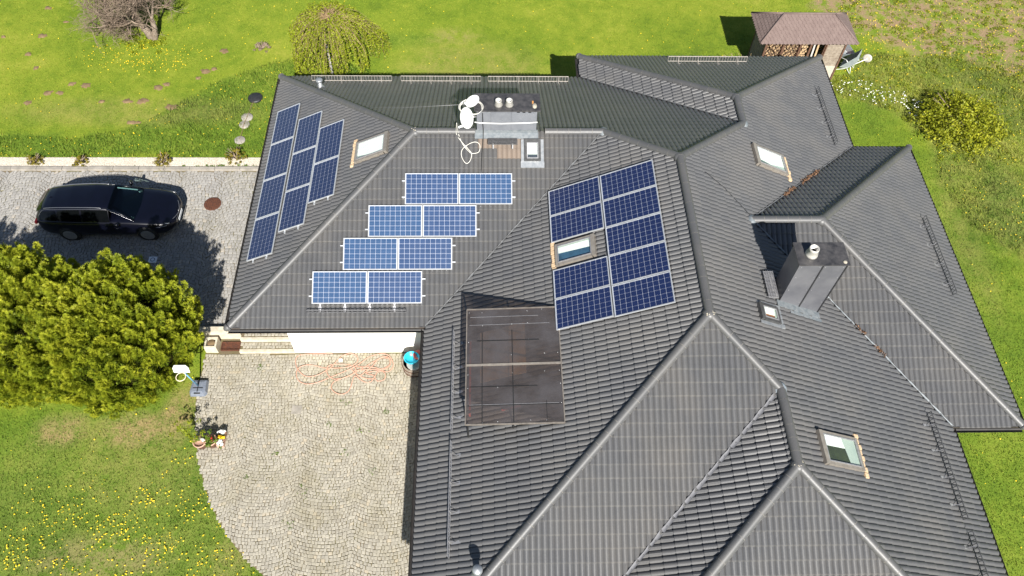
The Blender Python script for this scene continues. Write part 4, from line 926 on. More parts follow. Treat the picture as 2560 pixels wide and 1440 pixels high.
# ================================================================ trees and shrubs
def thuja(cx, cy, rx, ry, hh, label, plumes, seed):
    R2 = np.random.default_rng(seed); t = thing('thuja_tree', (cx, cy, 0), label, 'conifer', 'golden conifers beside the driveway')
    mb = MB(); mb.tube([(cx, cy, -.1), (cx, cy, hh * .5), (cx, cy, hh * .85)], [.16, .11, .04], 8); mb.build('trunk', MT['bark'], t)
    Q = []; T = []
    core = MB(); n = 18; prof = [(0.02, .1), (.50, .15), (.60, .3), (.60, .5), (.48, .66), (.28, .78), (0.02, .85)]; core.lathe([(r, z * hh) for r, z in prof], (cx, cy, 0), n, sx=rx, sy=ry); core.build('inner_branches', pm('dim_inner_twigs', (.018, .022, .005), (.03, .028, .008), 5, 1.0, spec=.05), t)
    for i in range(plumes):
        while True:
            d = R2.normal(0, 1, 3); d /= np.linalg.norm(d); d[2] = d[2] if d[2] > -.75 else -d[2]; break
        k = R2.uniform(.72, .98); zc = hh * .46
        zz = zc + d[2] * hh * .47 * k; base = np.array([cx + d[0] * rx * k * .92, cy + d[1] * ry * k * .92, max(.12, zz)])
        if base[0] > -8.3 and base[1] < -.2 and base[2] < 2.6: continue   # clipped back around the basketball stand
        ax = np.array([d[0] * .62, d[1] * .62, .85 + .3 * max(d[2], 0)]) + R2.normal(0, .12, 3); ax /= np.linalg.norm(ax); L = R2.uniform(.45, .95); tw = R2.random()
        s1 = np.cross(ax, [.3, .2, 1.]); s1 /= np.linalg.norm(s1); s2 = np.cross(ax, s1)
        m = int(75 + 80 * L); u = R2.random(m) ** .8; rad = (.19 * (1 - u) ** .6 + .015) * R2.uniform(.5, 1.1, m); th = R2.uniform(0, 6.283, m)
        pos = base + ax * ((u - .35) * L)[:, None] + s1 * (rad * np.cos(th))[:, None] + s2 * (rad * np.sin(th))[:, None]
        od = ax * .8 + (s1 * np.cos(th)[:, None] + s2 * np.sin(th)[:, None]) * .65 + R2.normal(0, .22, (m, 3)); od /= np.linalg.norm(od, axis=1)[:, None]
        sd_ = np.cross(od, R2.normal(0, 1, (m, 3))); sd_ /= np.linalg.norm(sd_, axis=1)[:, None]
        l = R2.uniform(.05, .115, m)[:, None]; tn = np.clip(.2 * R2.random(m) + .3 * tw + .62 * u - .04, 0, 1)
        for a in (-.75, 0, .75):   # a flat fan of three leaflets
            dr_ = od + sd_ * a; dr_ /= np.linalg.norm(dr_, axis=1)[:, None]; wv = np.cross(dr_, np.cross(od, sd_)); wv /= np.linalg.norm(wv, axis=1)[:, None]
            Q.append(np.stack([pos, pos + dr_ * l * .5 + wv * .011, pos + dr_ * l, pos + dr_ * l * .5 - wv * .011], 1).reshape(-1, 3)); T.append(np.repeat(tn, 4))
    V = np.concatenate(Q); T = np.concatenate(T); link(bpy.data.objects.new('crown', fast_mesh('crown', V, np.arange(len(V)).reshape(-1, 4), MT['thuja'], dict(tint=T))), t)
thuja(-9.85, .38, 2.78, 2.58, 5.0, 'big rounded golden conifer closest to the courtyard', 980, 3)
thuja(-12.7, .6, 2.7, 2.6, 5.35, 'golden conifer behind the rounded one, at the left picture edge', 880, 4)
thuja(-16.3, .9, 2.2, 2.2, 4.8, 'golden conifer casting its shadow behind the car, outside left', 380, 5)

def bare_tree(cx, cy, hh, label):
    t = thing('bare_tree', (cx, cy, .3), label, 'tree'); R2 = random.Random(5); segs = MB(); tr = MB()
    tr.tube([(cx, cy, .2), (cx - .12, cy + .05, .6), (cx - .3, cy + .1, 1.0)], [.2, .17, .14], 9)
    tr.tube([(cx + .1, cy - .05, .25), (cx + .18, cy + .2, .7), (cx + .15, cy + .35, 1.1)], [.14, .12, .1], 8)
    tr.build('trunk', MT['bark'], t)
    def grow(p, d, L, r, lev):
        q = p.copy(); pts = [q.copy()]; dd = d.copy(); n = 4
        for i in range(n):
            dd = (dd + Vector((R2.gauss(0, .22), R2.gauss(0, .22), R2.gauss(0, .16)))).normalized(); q = q + dd * (L / n); pts.append(q.copy())
        (tr2 if lev < 2 else segs).tube(pts, [r * (1 - .55 * i / n) for i in range(n + 1)], 5 if lev < 2 else 3, caps=False)
        if lev >= 5: return
        for k in range({0: 6, 1: 7, 2: 6, 3: 5, 4: 3}[lev]):
            a = R2.uniform(.3, 1); i = min(int(a * n), n - 1); b = pts[i] + (pts[i + 1] - pts[i]) * (a * n - i)
            nd = (dd * .55 + Vector((R2.gauss(0, .6), R2.gauss(0, .6), R2.gauss(.05, .4)))).normalized(); grow(b, nd, L * R2.uniform(.5, .78), r * .5, lev + 1)
    tr2 = MB()
    for d in ((-.8, -.25, .35), (-.5, .5, .6), (-.4, -.5, .5), (-.9, .2, .15), (-.35, .1, .8), (-.9, -.1, .5), (-.1, -.35, .7)): grow(Vector((cx - .28, cy + .1, .95)), Vector(d).normalized(), 1.6, .075, 1)
    for d in ((.3, .4, .6), (-.2, .6, .7)): grow(Vector((cx + .15, cy + .35, 1.05)), Vector(d).normalized(), 1.5, .06, 1)
    tr2.build('limbs', MT['bark'], t); segs.build('twigs', MT['twig'], t)
bare_tree(-13.35, 17.3, 4, 'leafless spreading tree with a pale forked trunk on the lawn')

def weeping(cx, cy, hh, label):
    t = thing('weeping_tree', (cx, cy, .3), label, 'tree'); mb = MB(); mb.tube([(cx, cy, .2), (cx - .05, cy, 1.4), (cx - .05, cy + .05, hh - .3)], [.11, .085, .06], 8); mb.build('trunk', MT['bark'], t)
    st_ = MB(); Q = []; T = []; R2 = np.random.default_rng(9)
    for i in range(240):
        a = R2.uniform(0, 6.283); rr = 1.85 * R2.uniform(.2, 1) ** .55 * (1 + .16 * math.sin(3 * a + 1) + .1 * math.sin(7 * a)); top = hh - .1 + R2.uniform(-.15, .3) - .16 * rr * rr * .6; drop = R2.uniform(.55, 1.0) * (top - .5) * (.35 + .65 * (rr / 1.75))
        d = np.array([math.cos(a), math.sin(a), 0]); P = []
        for k in range(9):
            u = k / 8; r = rr * min(1, u * 1.9) + .22 * max(0, u - .5); z = top - (rr * .12) * 0 + .18 * math.sin(min(1, u * 1.9) * 3.14) - drop * max(0, u - .3) / .7; P.append(np.array([cx, cy, 0]) + d * r + np.array([R2.normal(0, .03), R2.normal(0, .03), z]))
        st_.tube(P, [.009 * (1 - .07 * k) for k in range(9)], 3, caps=False)
        P = np.array(P); m = int(R2.uniform(40, 170)); uu = R2.uniform(.2, 1, m) * 7.99; i0 = uu.astype(int); fr = (uu - i0)[:, None]; q = P[i0] * (1 - fr) + P[i0 + 1] * fr + R2.normal(0, .035, (m, 3))
        aa = R2.normal(0, 1, (m, 3)); aa /= np.linalg.norm(aa, axis=1)[:, None]; bb = np.cross(aa, R2.normal(0, 1, (m, 3))); bb /= np.linalg.norm(bb, axis=1)[:, None]; s = R2.uniform(.025, .055, m)[:, None]
        Q.append(np.stack([q - aa * s, q + bb * s * .6, q + aa * s, q - bb * s * .6], 1).reshape(-1, 3)); T.append(np.repeat(R2.random(m), 4))
    st_.build('hanging_branches', pm('yellow_brown_twigs', (.34, .24, .12), (.25, .17, .09), 6, .8), t); V = np.concatenate(Q); link(bpy.data.objects.new('crown', fast_mesh('crown', V, np.arange(len(V)).reshape(-1, 4), MT['weep'], dict(tint=np.concatenate(T)))), t)
weeping(-4.75, 15.4, 3.0, 'weeping tree with fresh yellow green hanging branches behind the roof')
pp = thing('garden_post', (-4.92, 14.83, .3), 'pale grey post leaning among the hanging branches', 'post'); mb = MB(); mb.tube([(-4.9, 14.75, .2), (-4.95, 14.9, 1.4), (-4.97, 14.95, 2.35)], [.06, .055, .05], 10); mb.build('shaft', MT['palepost'], pp); mb = MB(); mb.lathe([(.06, 0), (.075, .05), (.05, .12), (0, .14)], (-4.97, 14.95, 2.33), 10); mb.build('head', MT['palepost'], pp)
def shrub(name, cx, cy, z, rx, ry, hh, n, leaf, label, cat, mat, group=None, red=False):
    t = thing(name, (cx, cy, z), label, cat, group); st_ = MB()
    for i in range(12): a = rng.uniform(0, 6.28); st_.tube([(cx, cy, z), (cx + rx * .4 * math.cos(a), cy + ry * .4 * math.sin(a), z + hh * .5), (cx + rx * .8 * math.cos(a), cy + ry * .8 * math.sin(a), z + hh * .75)], [.02, .012, .006], 4, caps=False)
    st_.build('stem', MT['twig'], t); cl = []
    for i in range(n):
        d = rng.normal(0, 1, 3); d /= np.linalg.norm(d); d[2] = abs(d[2]); k = rng.uniform(.45, 1.0); cl.append((cx + d[0] * rx * k, cy + d[1] * ry * k, z + d[2] * hh * k * .9, min(rx, ry) * rng.uniform(.1, .2), 26, leaf))
    o = leafballs(cl, 'crown', None, None, mat, None, t, .9); return t
shrub('bush', 22.25, 12.0, 0, 1.9, 1.75, 1.4, 380, .055, 'large yellow green bush with reddish tips on the right', 'bush', MT['bush'])
for x, y, r, l in ((-16.16, 9.62, .36, 'brown tipped shrub on the gravel, leftmost of four'), (-14.38, 9.62, .34, 'brown tipped shrub on the gravel above the rear of the car'), (-11.13, 9.60, .42, 'brown tipped shrub on the gravel above the front of the car'), (-8.26, 9.85, .44, 'shrub on the gravel below the round stepping stones')):
    shrub('shrub', x, y, .31, r, r, r * 1.25, 34, .03, l, 'shrub', MT['shrub'], 'shrubs on the gravel strip')
shrub('dry_bush', -8.28, 16.65, .29, .42, .36, .3, 26, .03, 'small brown leafless bush on the lawn', 'bush', MT['twig'])
cs = [(rng.uniform(-18, -6.7), 9.36 + rng.normal(0, .03), .31, rng.uniform(.03, .09), 16, .025) for _ in range(70)] + [(rng.uniform(-10.6, -7), 9.4 + abs(rng.normal(0, .06)), .31, rng.uniform(.06, .13), 30, .03) for _ in range(26)]
leafballs(cs, 'weeds', 'weeds sprouting along the concrete kerb', 'weeds', MT['green'])
cs = [(-4.2 + rng.normal(0, .35), 14.9 + rng.normal(0, .15), .3 + rng.uniform(0, .45), .16, 40, .045) for _ in range(26)]
leafballs(cs, 'ground_cover', 'bright green leaves at the foot of the weeping tree', 'plants', MT['green'])
cs = [(-13.6 + rng.normal(0, .45), 17.0 + rng.normal(0, .25), .3, .16, 40, .045) for _ in range(26)]
leafballs(cs, 'ground_cover', 'bright green suckers at the foot of the leafless tree', 'plants', MT['weep'])
cs = [(rng.uniform(2.6, 4.4), 12.2 + rng.normal(0, .1), 0, .2, 40, .05) for _ in range(14)]
leafballs(cs, 'border_plants', 'dark reddish border plants in the shade behind the roof', 'plants', MT['bush'])
rd = thing('reed_clump', (13.2, 14.9, 0), 'clump of dry straw coloured reeds left of the shed', 'reeds'); mb = MB()
for i in range(420):
    a = rng.uniform(0, 6.28); L = rng.uniform(.6, 1.5); x, y = 13.15 + rng.normal(0, .2), 14.8 + rng.normal(0, .2); o = rng.uniform(.3, 1.0)
    mb.tube([(x, y, 0), (x + .3 * o * math.cos(a), y + .3 * o * math.sin(a), L * .6), (x + .75 * o * math.cos(a), y + .75 * o * math.sin(a), L * .75), (x + 1.05 * o * math.cos(a), y + 1.05 * o * math.sin(a), L * .55)], [.008, .008, .007, .003], 3, caps=False)
mb.build('stalks', MT['straw'], rd)
mb = MB()
for i in range(120):
    a = rng.uniform(0, 6.28); x, y = 14.15 + rng.normal(0, .25), 14.75 + rng.normal(0, .12); mb.tube([(x, y, 0), (x + .1 * math.cos(a), y + .1 * math.sin(a), .6), (x + .3 * math.cos(a), y + .25 * math.sin(a), rng.uniform(.7, 1.3))], [.008, .006, .003], 3, caps=False)
tag(mb.build('dead_shrub', pm('brown_stems', (.22, .12, .07), (.3, .18, .1), 8, .9)), 'brown dry stems against the left end of the shed', 'stems')

# ================================================================ shed
sh = thing('garden_shed', (15.7, 15.8, 0), 'brown hip roofed open woodshed behind the house', 'shed')
SX0, SX1, SY0, SY1, SE, SR = 13.57, 17.82, 14.78, 16.87, 2.2, 2.95; ym = (SY0 + SY1) / 2; xr0, xr1 = SX0 + 1.02, SX1 - 1.02
mb = MB(); vs = [(SX0, SY0, SE), (SX1, SY0, SE), (SX1, SY1, SE), (SX0, SY1, SE), (xr0, ym, SR), (xr1, ym, SR)]; mb.add(vs, [(0, 1, 5, 4), (1, 2, 5), (2, 3, 4, 5), (3, 0, 4)]); mb.add([(x, y, SE - .02) for x, y, z in vs[:4]], [(3, 2, 1, 0)]); shr = mb.build('roof', MT['shingle'], sh)
# shingles in scalloped courses
def shingles(A, B, C, D, rows, n, name):
    """A-B eave, D-C ridge side"""
    A, B, C, D = map(Vector, (A, B, C, D)); nn = (B - A).cross(D - A).normalized(); nn = -nn if nn.z < 0 else nn; mb = MB(); wA = (B - A).length / n; ex = (B - A).normalized(); up = (D - A) - ex * (D - A).dot(ex); S = up.length; up.normalize(); g = S / rows
    for r in range(rows):
        s0 = r * g - .03; t = max(0, s0 / S); l, rr_ = A.lerp(D, t), B.lerp(C, t); L0 = (l - A).dot(ex); L1 = (rr_ - A).dot(ex)
        t2 = min(1, (s0 + g * 1.1) / S); L0b = (A.lerp(D, t2) - A).dot(ex); L1b = (B.lerp(C, t2) - A).dot(ex); off = (r % 2) * wA / 2
        for c in range(-1, n + 1):
            x0, x1 = max(c * wA + off, L0), min((c + 1) * wA + off, L1)
            if x1 - x0 < .03: continue
            y0, y1 = max(x0, L0b), min(x1, L1b); y1 = max(y1, y0); h = .016 + rng.uniform(0, .006); xm = (x0 + x1) / 2; q = lambda x, s, z: A + ex * x + up * s + nn * z
            mb.add([q(x0 + .003, s0 + g * .28, h), q((x0 + xm) / 2, s0 + .02, h), q(xm, s0 - .01, h), q((x1 + xm) / 2, s0 + .02, h), q(x1 - .003, s0 + g * .28, h), q(y1 - .003, s0 + g * 1.1, .004), q(y0 + .003, s0 + g * 1.1, .004)], [(0, 1, 2, 3, 4, 5, 6)])
            mb.add([q(x0 + .003, s0 + g * .28, h), q((x0 + xm) / 2, s0 + .02, h), q(xm, s0 - .01, h), q((x1 + xm) / 2, s0 + .02, h), q(x1 - .003, s0 + g * .28, h), q(x0 + .003, s0 + g * .28, 0), q((x0 + xm) / 2, s0 + .02, 0), q(xm, s0 - .01, 0), q((x1 + xm) / 2, s0 + .02, 0), q(x1 - .003, s0 + g * .28, 0)], [(5, 6, 1, 0), (6, 7, 2, 1), (7, 8, 3, 2), (8, 9, 4, 3)])
    tag(mb.build(name, MT['shingle'], shr), None, kind='stuff')
shingles(vs[0], vs[1], vs[5], vs[4], 9, 26, 'shingle_courses'); shingles(vs[1], vs[2], vs[5], vs[5], 9, 13, 'shingle_courses'); shingles(vs[2], vs[3], vs[4], vs[5], 9, 26, 'shingle_courses'); shingles(vs[3], vs[0], vs[4], vs[4], 9, 13, 'shingle_courses')
for a, b in ((4, 5), (0, 4), (1, 5), (2, 5), (3, 4)): mb = MB(); mb.tube([Vector(vs[a]) + Vector((0, 0, .02)), Vector(vs[b]) + Vector((0, 0, .02))], .04, 8); mb.build('hip_strip', MT['shingle'], sh)
posts = [13.98, 14.75, 15.5, 15.95, 16.6, 17.45]
for x in posts: mb = MB(); mb.bar((x, 15.1, 0), (x, 15.1, SE), .09); mb.build('post', MT['wood_brown'], sh)
for x in (13.98, 15.7, 17.45): mb = MB(); mb.bar((x, 16.6, 0), (x, 16.6, SE), .09); mb.build('post', MT['wood_brown'], sh)
bme = MB().box((0, 0, 0), (3.5, .025, .17)).mesh('board', MT['wood_grey'])
for i in range(11): inst('board', bme, sh, Matrix.Translation((15.7, 16.66, .12 + i * .185)))
bme2 = MB().box((0, 0, 0), (.025, 1.45, .17)).mesh('board', MT['wood_grey'])
for x in (13.96, 17.48):
    for i in range(11): inst('board', bme2, sh, Matrix.Translation((x, 15.86, .12 + i * .185)))
bme3 = MB().box((0, 0, 0), (.80, .03, .12)).mesh('door_board', MT['wood_grey']); bme4 = MB().box((0, 0, 0), (.80, .03, .12)).mesh('door_board', pm('pale_board', (.5, .44, .37), (.38, .33, .27), 9, .85))
for i in range(16): inst('door_board', bme3 if i > 5 else bme4, sh, Matrix.Translation((17.02, 15.07 + rng.normal(0, .004), .07 + i * .133)))
for x in (16.62, 17.42): mb = MB(); mb.bar((x, 15.04, 0), (x, 15.04, SE), .06, .05); mb.build('door_post', MT['wood_brown'], sh)
# diamond lattice in front of the logs
mb = MB()
for x0, x1 in ((14.05, 14.72), (14.8, 15.45)):
    for k in range(-6, 10):
        for s in (1, -1):
            a = Vector((x0 + k * .22 if s == 1 else x1 - k * .22, 15.07 + .01 * s, .1)); pts = []
            for z in (.1, 2.1):
                xx = a.x + s * (z - .1) * .8; pts.append((xx, z))
            (xa, za), (xb, zb) = pts
            lo, hi = (xa, xb) if xa < xb else (xb, xa)
            def zat(x): return za + (zb - za) * (x - xa) / (xb - xa)
            A_, B_ = max(lo, x0), min(hi, x1)
            if B_ - A_ > .04: mb.bar((A_, a.y, zat(A_)), (B_, a.y, zat(B_)), .012, .03, (0, 1, 0))
mb.build('lattice', MT['wood_brown'], sh)
lgs = []
for v in range(4):
    m2 = MB(); n = 7; rr = [.062 * rng.uniform(.7, 1.15) for _ in range(n)]; ring = [(rr[k] * math.cos(6.283 * k / n), rr[k] * math.sin(6.283 * k / n)) for k in range(n)]
    if v % 2: ring = [(x, max(y, -.012)) for x, y in ring]
    vs_ = [(x, -.2, z) for x, z in ring] + [(x, .2, z) for x, z in ring]; m2.add(vs_, [(k, (k + 1) % n, n + (k + 1) % n, n + k) for k in range(n)], 1); m2.add(vs_, [tuple(range(n))[::-1], tuple(range(n, 2 * n))], 0); lgs.append(m2.mesh('firewood_log', [MT['log_end'], MT['log_bark']]))
for bx0, bx1, lab in ((14.05, 14.72, 'split firewood log stacked behind the left lattice of the shed'), (14.80, 15.46, 'split firewood log stacked behind the second lattice of the shed'), (15.56, 15.92, 'split firewood log in the open bay of the shed')):
    z = .08; r = 0
    while z < 1.9:
        x = bx0 + .06 + (r % 2) * .05
        while x < bx1 - .03:
            M = Matrix.Translation((x, 15.38 + rng.normal(0, .02), z)) @ Matrix.Rotation(rng.uniform(0, 6.28), 4, 'Y'); o = inst('firewood_log', lgs[int(rng.integers(4))], None, M); tag(o, lab, 'log', 'firewood stacked in the shed'); x += .125
        z += .118; r += 1
pk = thing('leaning_planks', (16.2, 15.2, 0), 'long planks and a pole leaning in the dark bay of the shed', 'planks')
for x, m in ((16.02, 'wood_grey'), (16.18, 'palepost'), (16.35, 'log_end')): mb = MB(); mb.bar((x, 15.0, .02), (x + .08, 15.45, 1.95), .07, .03); mb.build('plank', MT[m], pk)
def barrow(M, label):
    o = thing('wheelbarrow', None, label, 'wheelbarrow', 'wheelbarrows beside the shed', M); I = Matrix.Identity(4)
    mb = MB(); b = [(-.30, -.24, .32), (.22, -.24, .32), (.22, .24, .32), (-.30, .24, .32)]; t = [(-.48, -.34, .60), (.5, -.34, .60), (.5, .34, .60), (-.48, .34, .60)]; ti = [(x * .96, y * .96, z) for x, y, z in t]; bi = [(x * .95, y * .95, z + .015) for x, y, z in b]
    mb.add(b + t + ti + bi, [(3, 2, 1, 0)] + [(k, (k + 1) % 4, 4 + (k + 1) % 4, 4 + k) for k in range(4)] + [(4 + k, 4 + (k + 1) % 4, 8 + (k + 1) % 4, 8 + k) for k in range(4)] + [(8 + k, 8 + (k + 1) % 4, 12 + (k + 1) % 4, 12 + k) for k in range(4)] + [(12, 13, 14, 15)]); mb.build('tray', pm('pale_barrow_tray', (.36, .40, .41), (.28, .31, .32), 7, .5, .2), o, I, True)
    mb = MB()
    for s in (-1, 1): mb.tube([(.62, s * .05, .2), (.2, s * .2, .30), (-.4, s * .26, .40), (-.85, s * .28, .62), (-.98, s * .28, .62)], .018, 7); mb.tube([(-.3, s * .22, .36), (-.38, s * .26, 0), (-.12, s * .22, .30)], .015, 6)
    mb.build('handles', MT['white'], o, I, True)
    mb = MB(); mb.lathe([(.11, -.03), (.19, -.045), (.2, 0), (.19, .045), (.11, .03)], (.62, 0, .2), 20, Matrix.Rotation(math.pi / 2, 3, 'X')); mb.build('wheel', pm('pale_tyre', (.5, .47, .42), (.4, .38, .33), 9, .8), o, I, True)
barrow(Matrix.Translation((18.45, 15.75, 0)) @ Matrix.Rotation(math.radians(-35), 4, 'Z') @ Matrix.Translation((0, 0, .42)) @ Matrix.Rotation(math.radians(-58), 4, 'Y') @ Matrix.Translation((.1, 0, -.40)), 'pale wheelbarrow tipped up with its wheel raised beside the shed')
barrow(Matrix.Translation((18.25, 16.55, 0)) @ Matrix.Rotation(math.radians(100), 4, 'Z'), 'grey wheelbarrow holding a red and yellow bundle behind the tipped one')
mb = MB(); mb.lathe([(.16, 0), (.13, .1), (0, .14)], (18.24, 16.7, .36), 9); o = mb.build('garden_bundle', MT['red']); tag(o, 'red garden bundle lying in the rear wheelbarrow', 'bundle')
mb = MB(); mb.lathe([(.12, 0), (.14, .05), (.08, .16), (0, .2)], (18.05, 16.2, .0), 9); mb.build('green_bundle', MT['green']) ; o = bpy.data.objects['green_bundle']; tag(o, 'small yellow green plant clump between shed and wheelbarrows', 'plant')

# ================================================================ car
car = thing('parked_car', (-12.25, 6.83, .328), 'black station wagon parked on the setts beside the conifers', 'car', None, Matrix.Translation((-13.53, 6.66, .328)))
I4 = Matrix.Identity(4)
def cint(xs, st, j): return np.interp(xs, [s[0] for s in st], [s[j] for s in st])
def smooth1(a, k=3):
    for _ in range(k): a[1:-1] = .25 * a[:-2] + .5 * a[1:-1] + .25 * a[2:]
    return a
LB = [(-1.13, .60, .50, .78, .80), (-1.08, .76, .38, .92, .95), (-.95, .83, .28, .98, 1.01), (-.6, .90, .23, .99, 1.03), (0, .928, .2, .985, 1.03), (1, .93, .19, .955, 1.02), (1.8, .932, .19, .935, 1.0), (2.3, .932, .19, .91, .985), (2.7, .925, .2, .87, .95), (3.2, .90, .22, .80, .885), (3.5, .86, .25, .74, .81), (3.68, .78, .29, .69, .745), (3.78, .66, .33, .63, .67), (3.84, .48, .40, .56, .58)]
xs = np.linspace(-1.13, 3.84, 60); hw, zb, be, tp = [smooth1(cint(xs, LB, j).copy()) for j in (1, 2, 3, 4)]
sec = lambda i: [(0, zb[i]), (hw[i] * .86, zb[i]), (hw[i] * .97, zb[i] + .10), (hw[i] * .995, zb[i] + .32 * (be[i] - zb[i])), (hw[i], zb[i] + .52 * (be[i] - zb[i])), (hw[i] * .985, zb[i] + .74 * (be[i] - zb[i])), (hw[i] * .955, be[i] - .035), (hw[i] * .925, be[i]), (hw[i] * .86, be[i] + .25 * (tp[i] - be[i]) + .012), (hw[i] * .6, be[i] + .8 * (tp[i] - be[i])), (hw[i] * .3, tp[i] - .004), (0, tp[i])]
mb = MB(); K = 22; vs = []
for i in range(len(xs)):
    s = sec(i); full_ = s + [(-y, z) for y, z in s[-2:0:-1]]; vs += [(xs[i], y, z) for y, z in full_]
K = len(full_); fs = [(i * K + k, i * K + (k + 1) % K, (i + 1) * K + (k + 1) % K, (i + 1) * K + k) for i in range(len(xs) - 1) for k in range(K)]; mb.add(vs, fs, 0, True); mb.add(vs[:K], [tuple(range(K))]); mb.add(vs[-K:], [tuple(range(K))[::-1]]); mb.build('body', MT['carpaint'], car, I4, True)
GH = [(-1.06, .60, .95, .38, 1.0), (-.98, .70, .96, .43, 1.10), (-.86, .76, .97, .47, 1.20), (-.7, .80, .975, .50, 1.28), (-.4, .835, .97, .53, 1.345), (.2, .855, .955, .565, 1.40), (1.0, .865, .945, .585, 1.425), (1.5, .862, .94, .575, 1.40), (1.70, .855, .935, .57, 1.365), (2.08, .83, .945, .66, 1.20), (2.50, .78, .945, .72, .975)]
def gh(x): return [float(np.interp(x, [s[0] for s in GH], [s[j] for s in GH])) for j in (1, 2, 3, 4)]
def ghp(x, v, s, off=0):
    yb, zb_, yr, zr = gh(x); bow = .035 * math.sin(v * math.pi); return (x, s * (yb + (yr - yb) * v + bow + off), zb_ + (zr - zb_) * v)
mb = MB(); gx_ = np.linspace(-1.06, 1.68, 44); vs = []; vv = [0, .2, .4, .6, .8, .93, 1.0]
for x in gx_:
    yb, zb_, yr, zr = gh(x); row = [ghp(x, v, 1) for v in vv] + [(x, yr * .85, zr + .018), (x, yr * .5, zr + .036), (x, 0, zr + .042)]; row = row + [(a, -b, c) for a, b, c in row[-2::-1]]; vs += row
K = len(row); mb.add(vs, [(i * K + k, i * K + k + 1, (i + 1) * K + k + 1, (i + 1) * K + k) for i in range(len(gx_) - 1) for k in range(K - 1)], 0, True); mb.add(vs[:K], [tuple(range(K))]); mb.build('cabin_roof', MT['carpaint'], car, I4, True)
for s in (-1, 1):  # A pillars
    mb = MB(); mb.tube([ghp(1.64, .97, s, -.01), (2.08, s * .66, 1.20), (2.50, s * .76, .955)], [.035, .035, .03], 6); mb.build('pillar', MT['carpaint'], car, I4, True)
mb = MB(); vs = []; n = 10
for i in range(7):
    u = i / 6; x = 1.67 + (2.50 - 1.67) * u; zr = np.interp(x, [1.67, 1.88, 2.18, 2.50], [1.41, 1.31, 1.145, .965]); y = .55 + .20 * u
    for k in range(n + 1): c = -1 + 2 * k / n; vs.append((x + .09 * u * (1 - c * c), c * y, zr + .018 * (1 - c * c)))
mb.add(vs, [(i * (n + 1) + k, i * (n + 1) + k + 1, (i + 1) * (n + 1) + k + 1, (i + 1) * (n + 1) + k) for i in range(6) for k in range(n)], 0, True); mb.build('windscreen', MT['autoglass'], car, I4, True)
# interior seen through the windscreen
mb = MB(); mb.box((2.25, 0, .92), (.45, 1.36, .06)); mb.build('dashboard', pm('dash_grey', (.05, .06, .06), (.09, .1, .1), 4, .6), car, I4, True)
for s in (-1, 1): mb = MB(); mb.box((1.15, s * .36, .95), (.18, .48, .55)); mb.box((1.12, s * .36, 1.28), (.12, .24, .16)); mb.build('seat', pm('seat_cloth', (.05, .06, .065), (.1, .11, .11), 9, .8), car, I4, True)
for c, d in (((2.32, -.50, .956), (.13, .20, .004)), ((2.2, -.02, .955), (.09, .07, .004)), ((2.36, .55, .956), (.10, .14, .004))): mb = MB(); mb.box(c, d); mb.build('paper_note', MT['paper'], car, I4, True)
mb = MB(); mb.bar((1.76, .46, 1.36), (2.34, .64, 1.035), .05, .004); mb.build('sun_strip', MT['paper'], car, I4, True)
def side_win(x0, x1, s, name, m, v0=.1, v1=.9, cut=0):
    mb = MB(); n = 8; vs = []
    for i in range(n + 1):
        x = x0 + (x1 - x0) * i / n
        for k in range(5): v = v0 + (v1 - v0) * k / 4; xx = x + cut * v * (i == n) + 0; vs.append(ghp(xx, v, s, .008))
    f = [(i * 5 + k, (i + 1) * 5 + k, (i + 1) * 5 + k + 1, i * 5 + k + 1) for i in range(n) for k in range(4)]; f = f if s < 0 else [q[::-1] for q in f]; mb.add(vs, f, 0, True); mb.build(name, m, car, I4, True)
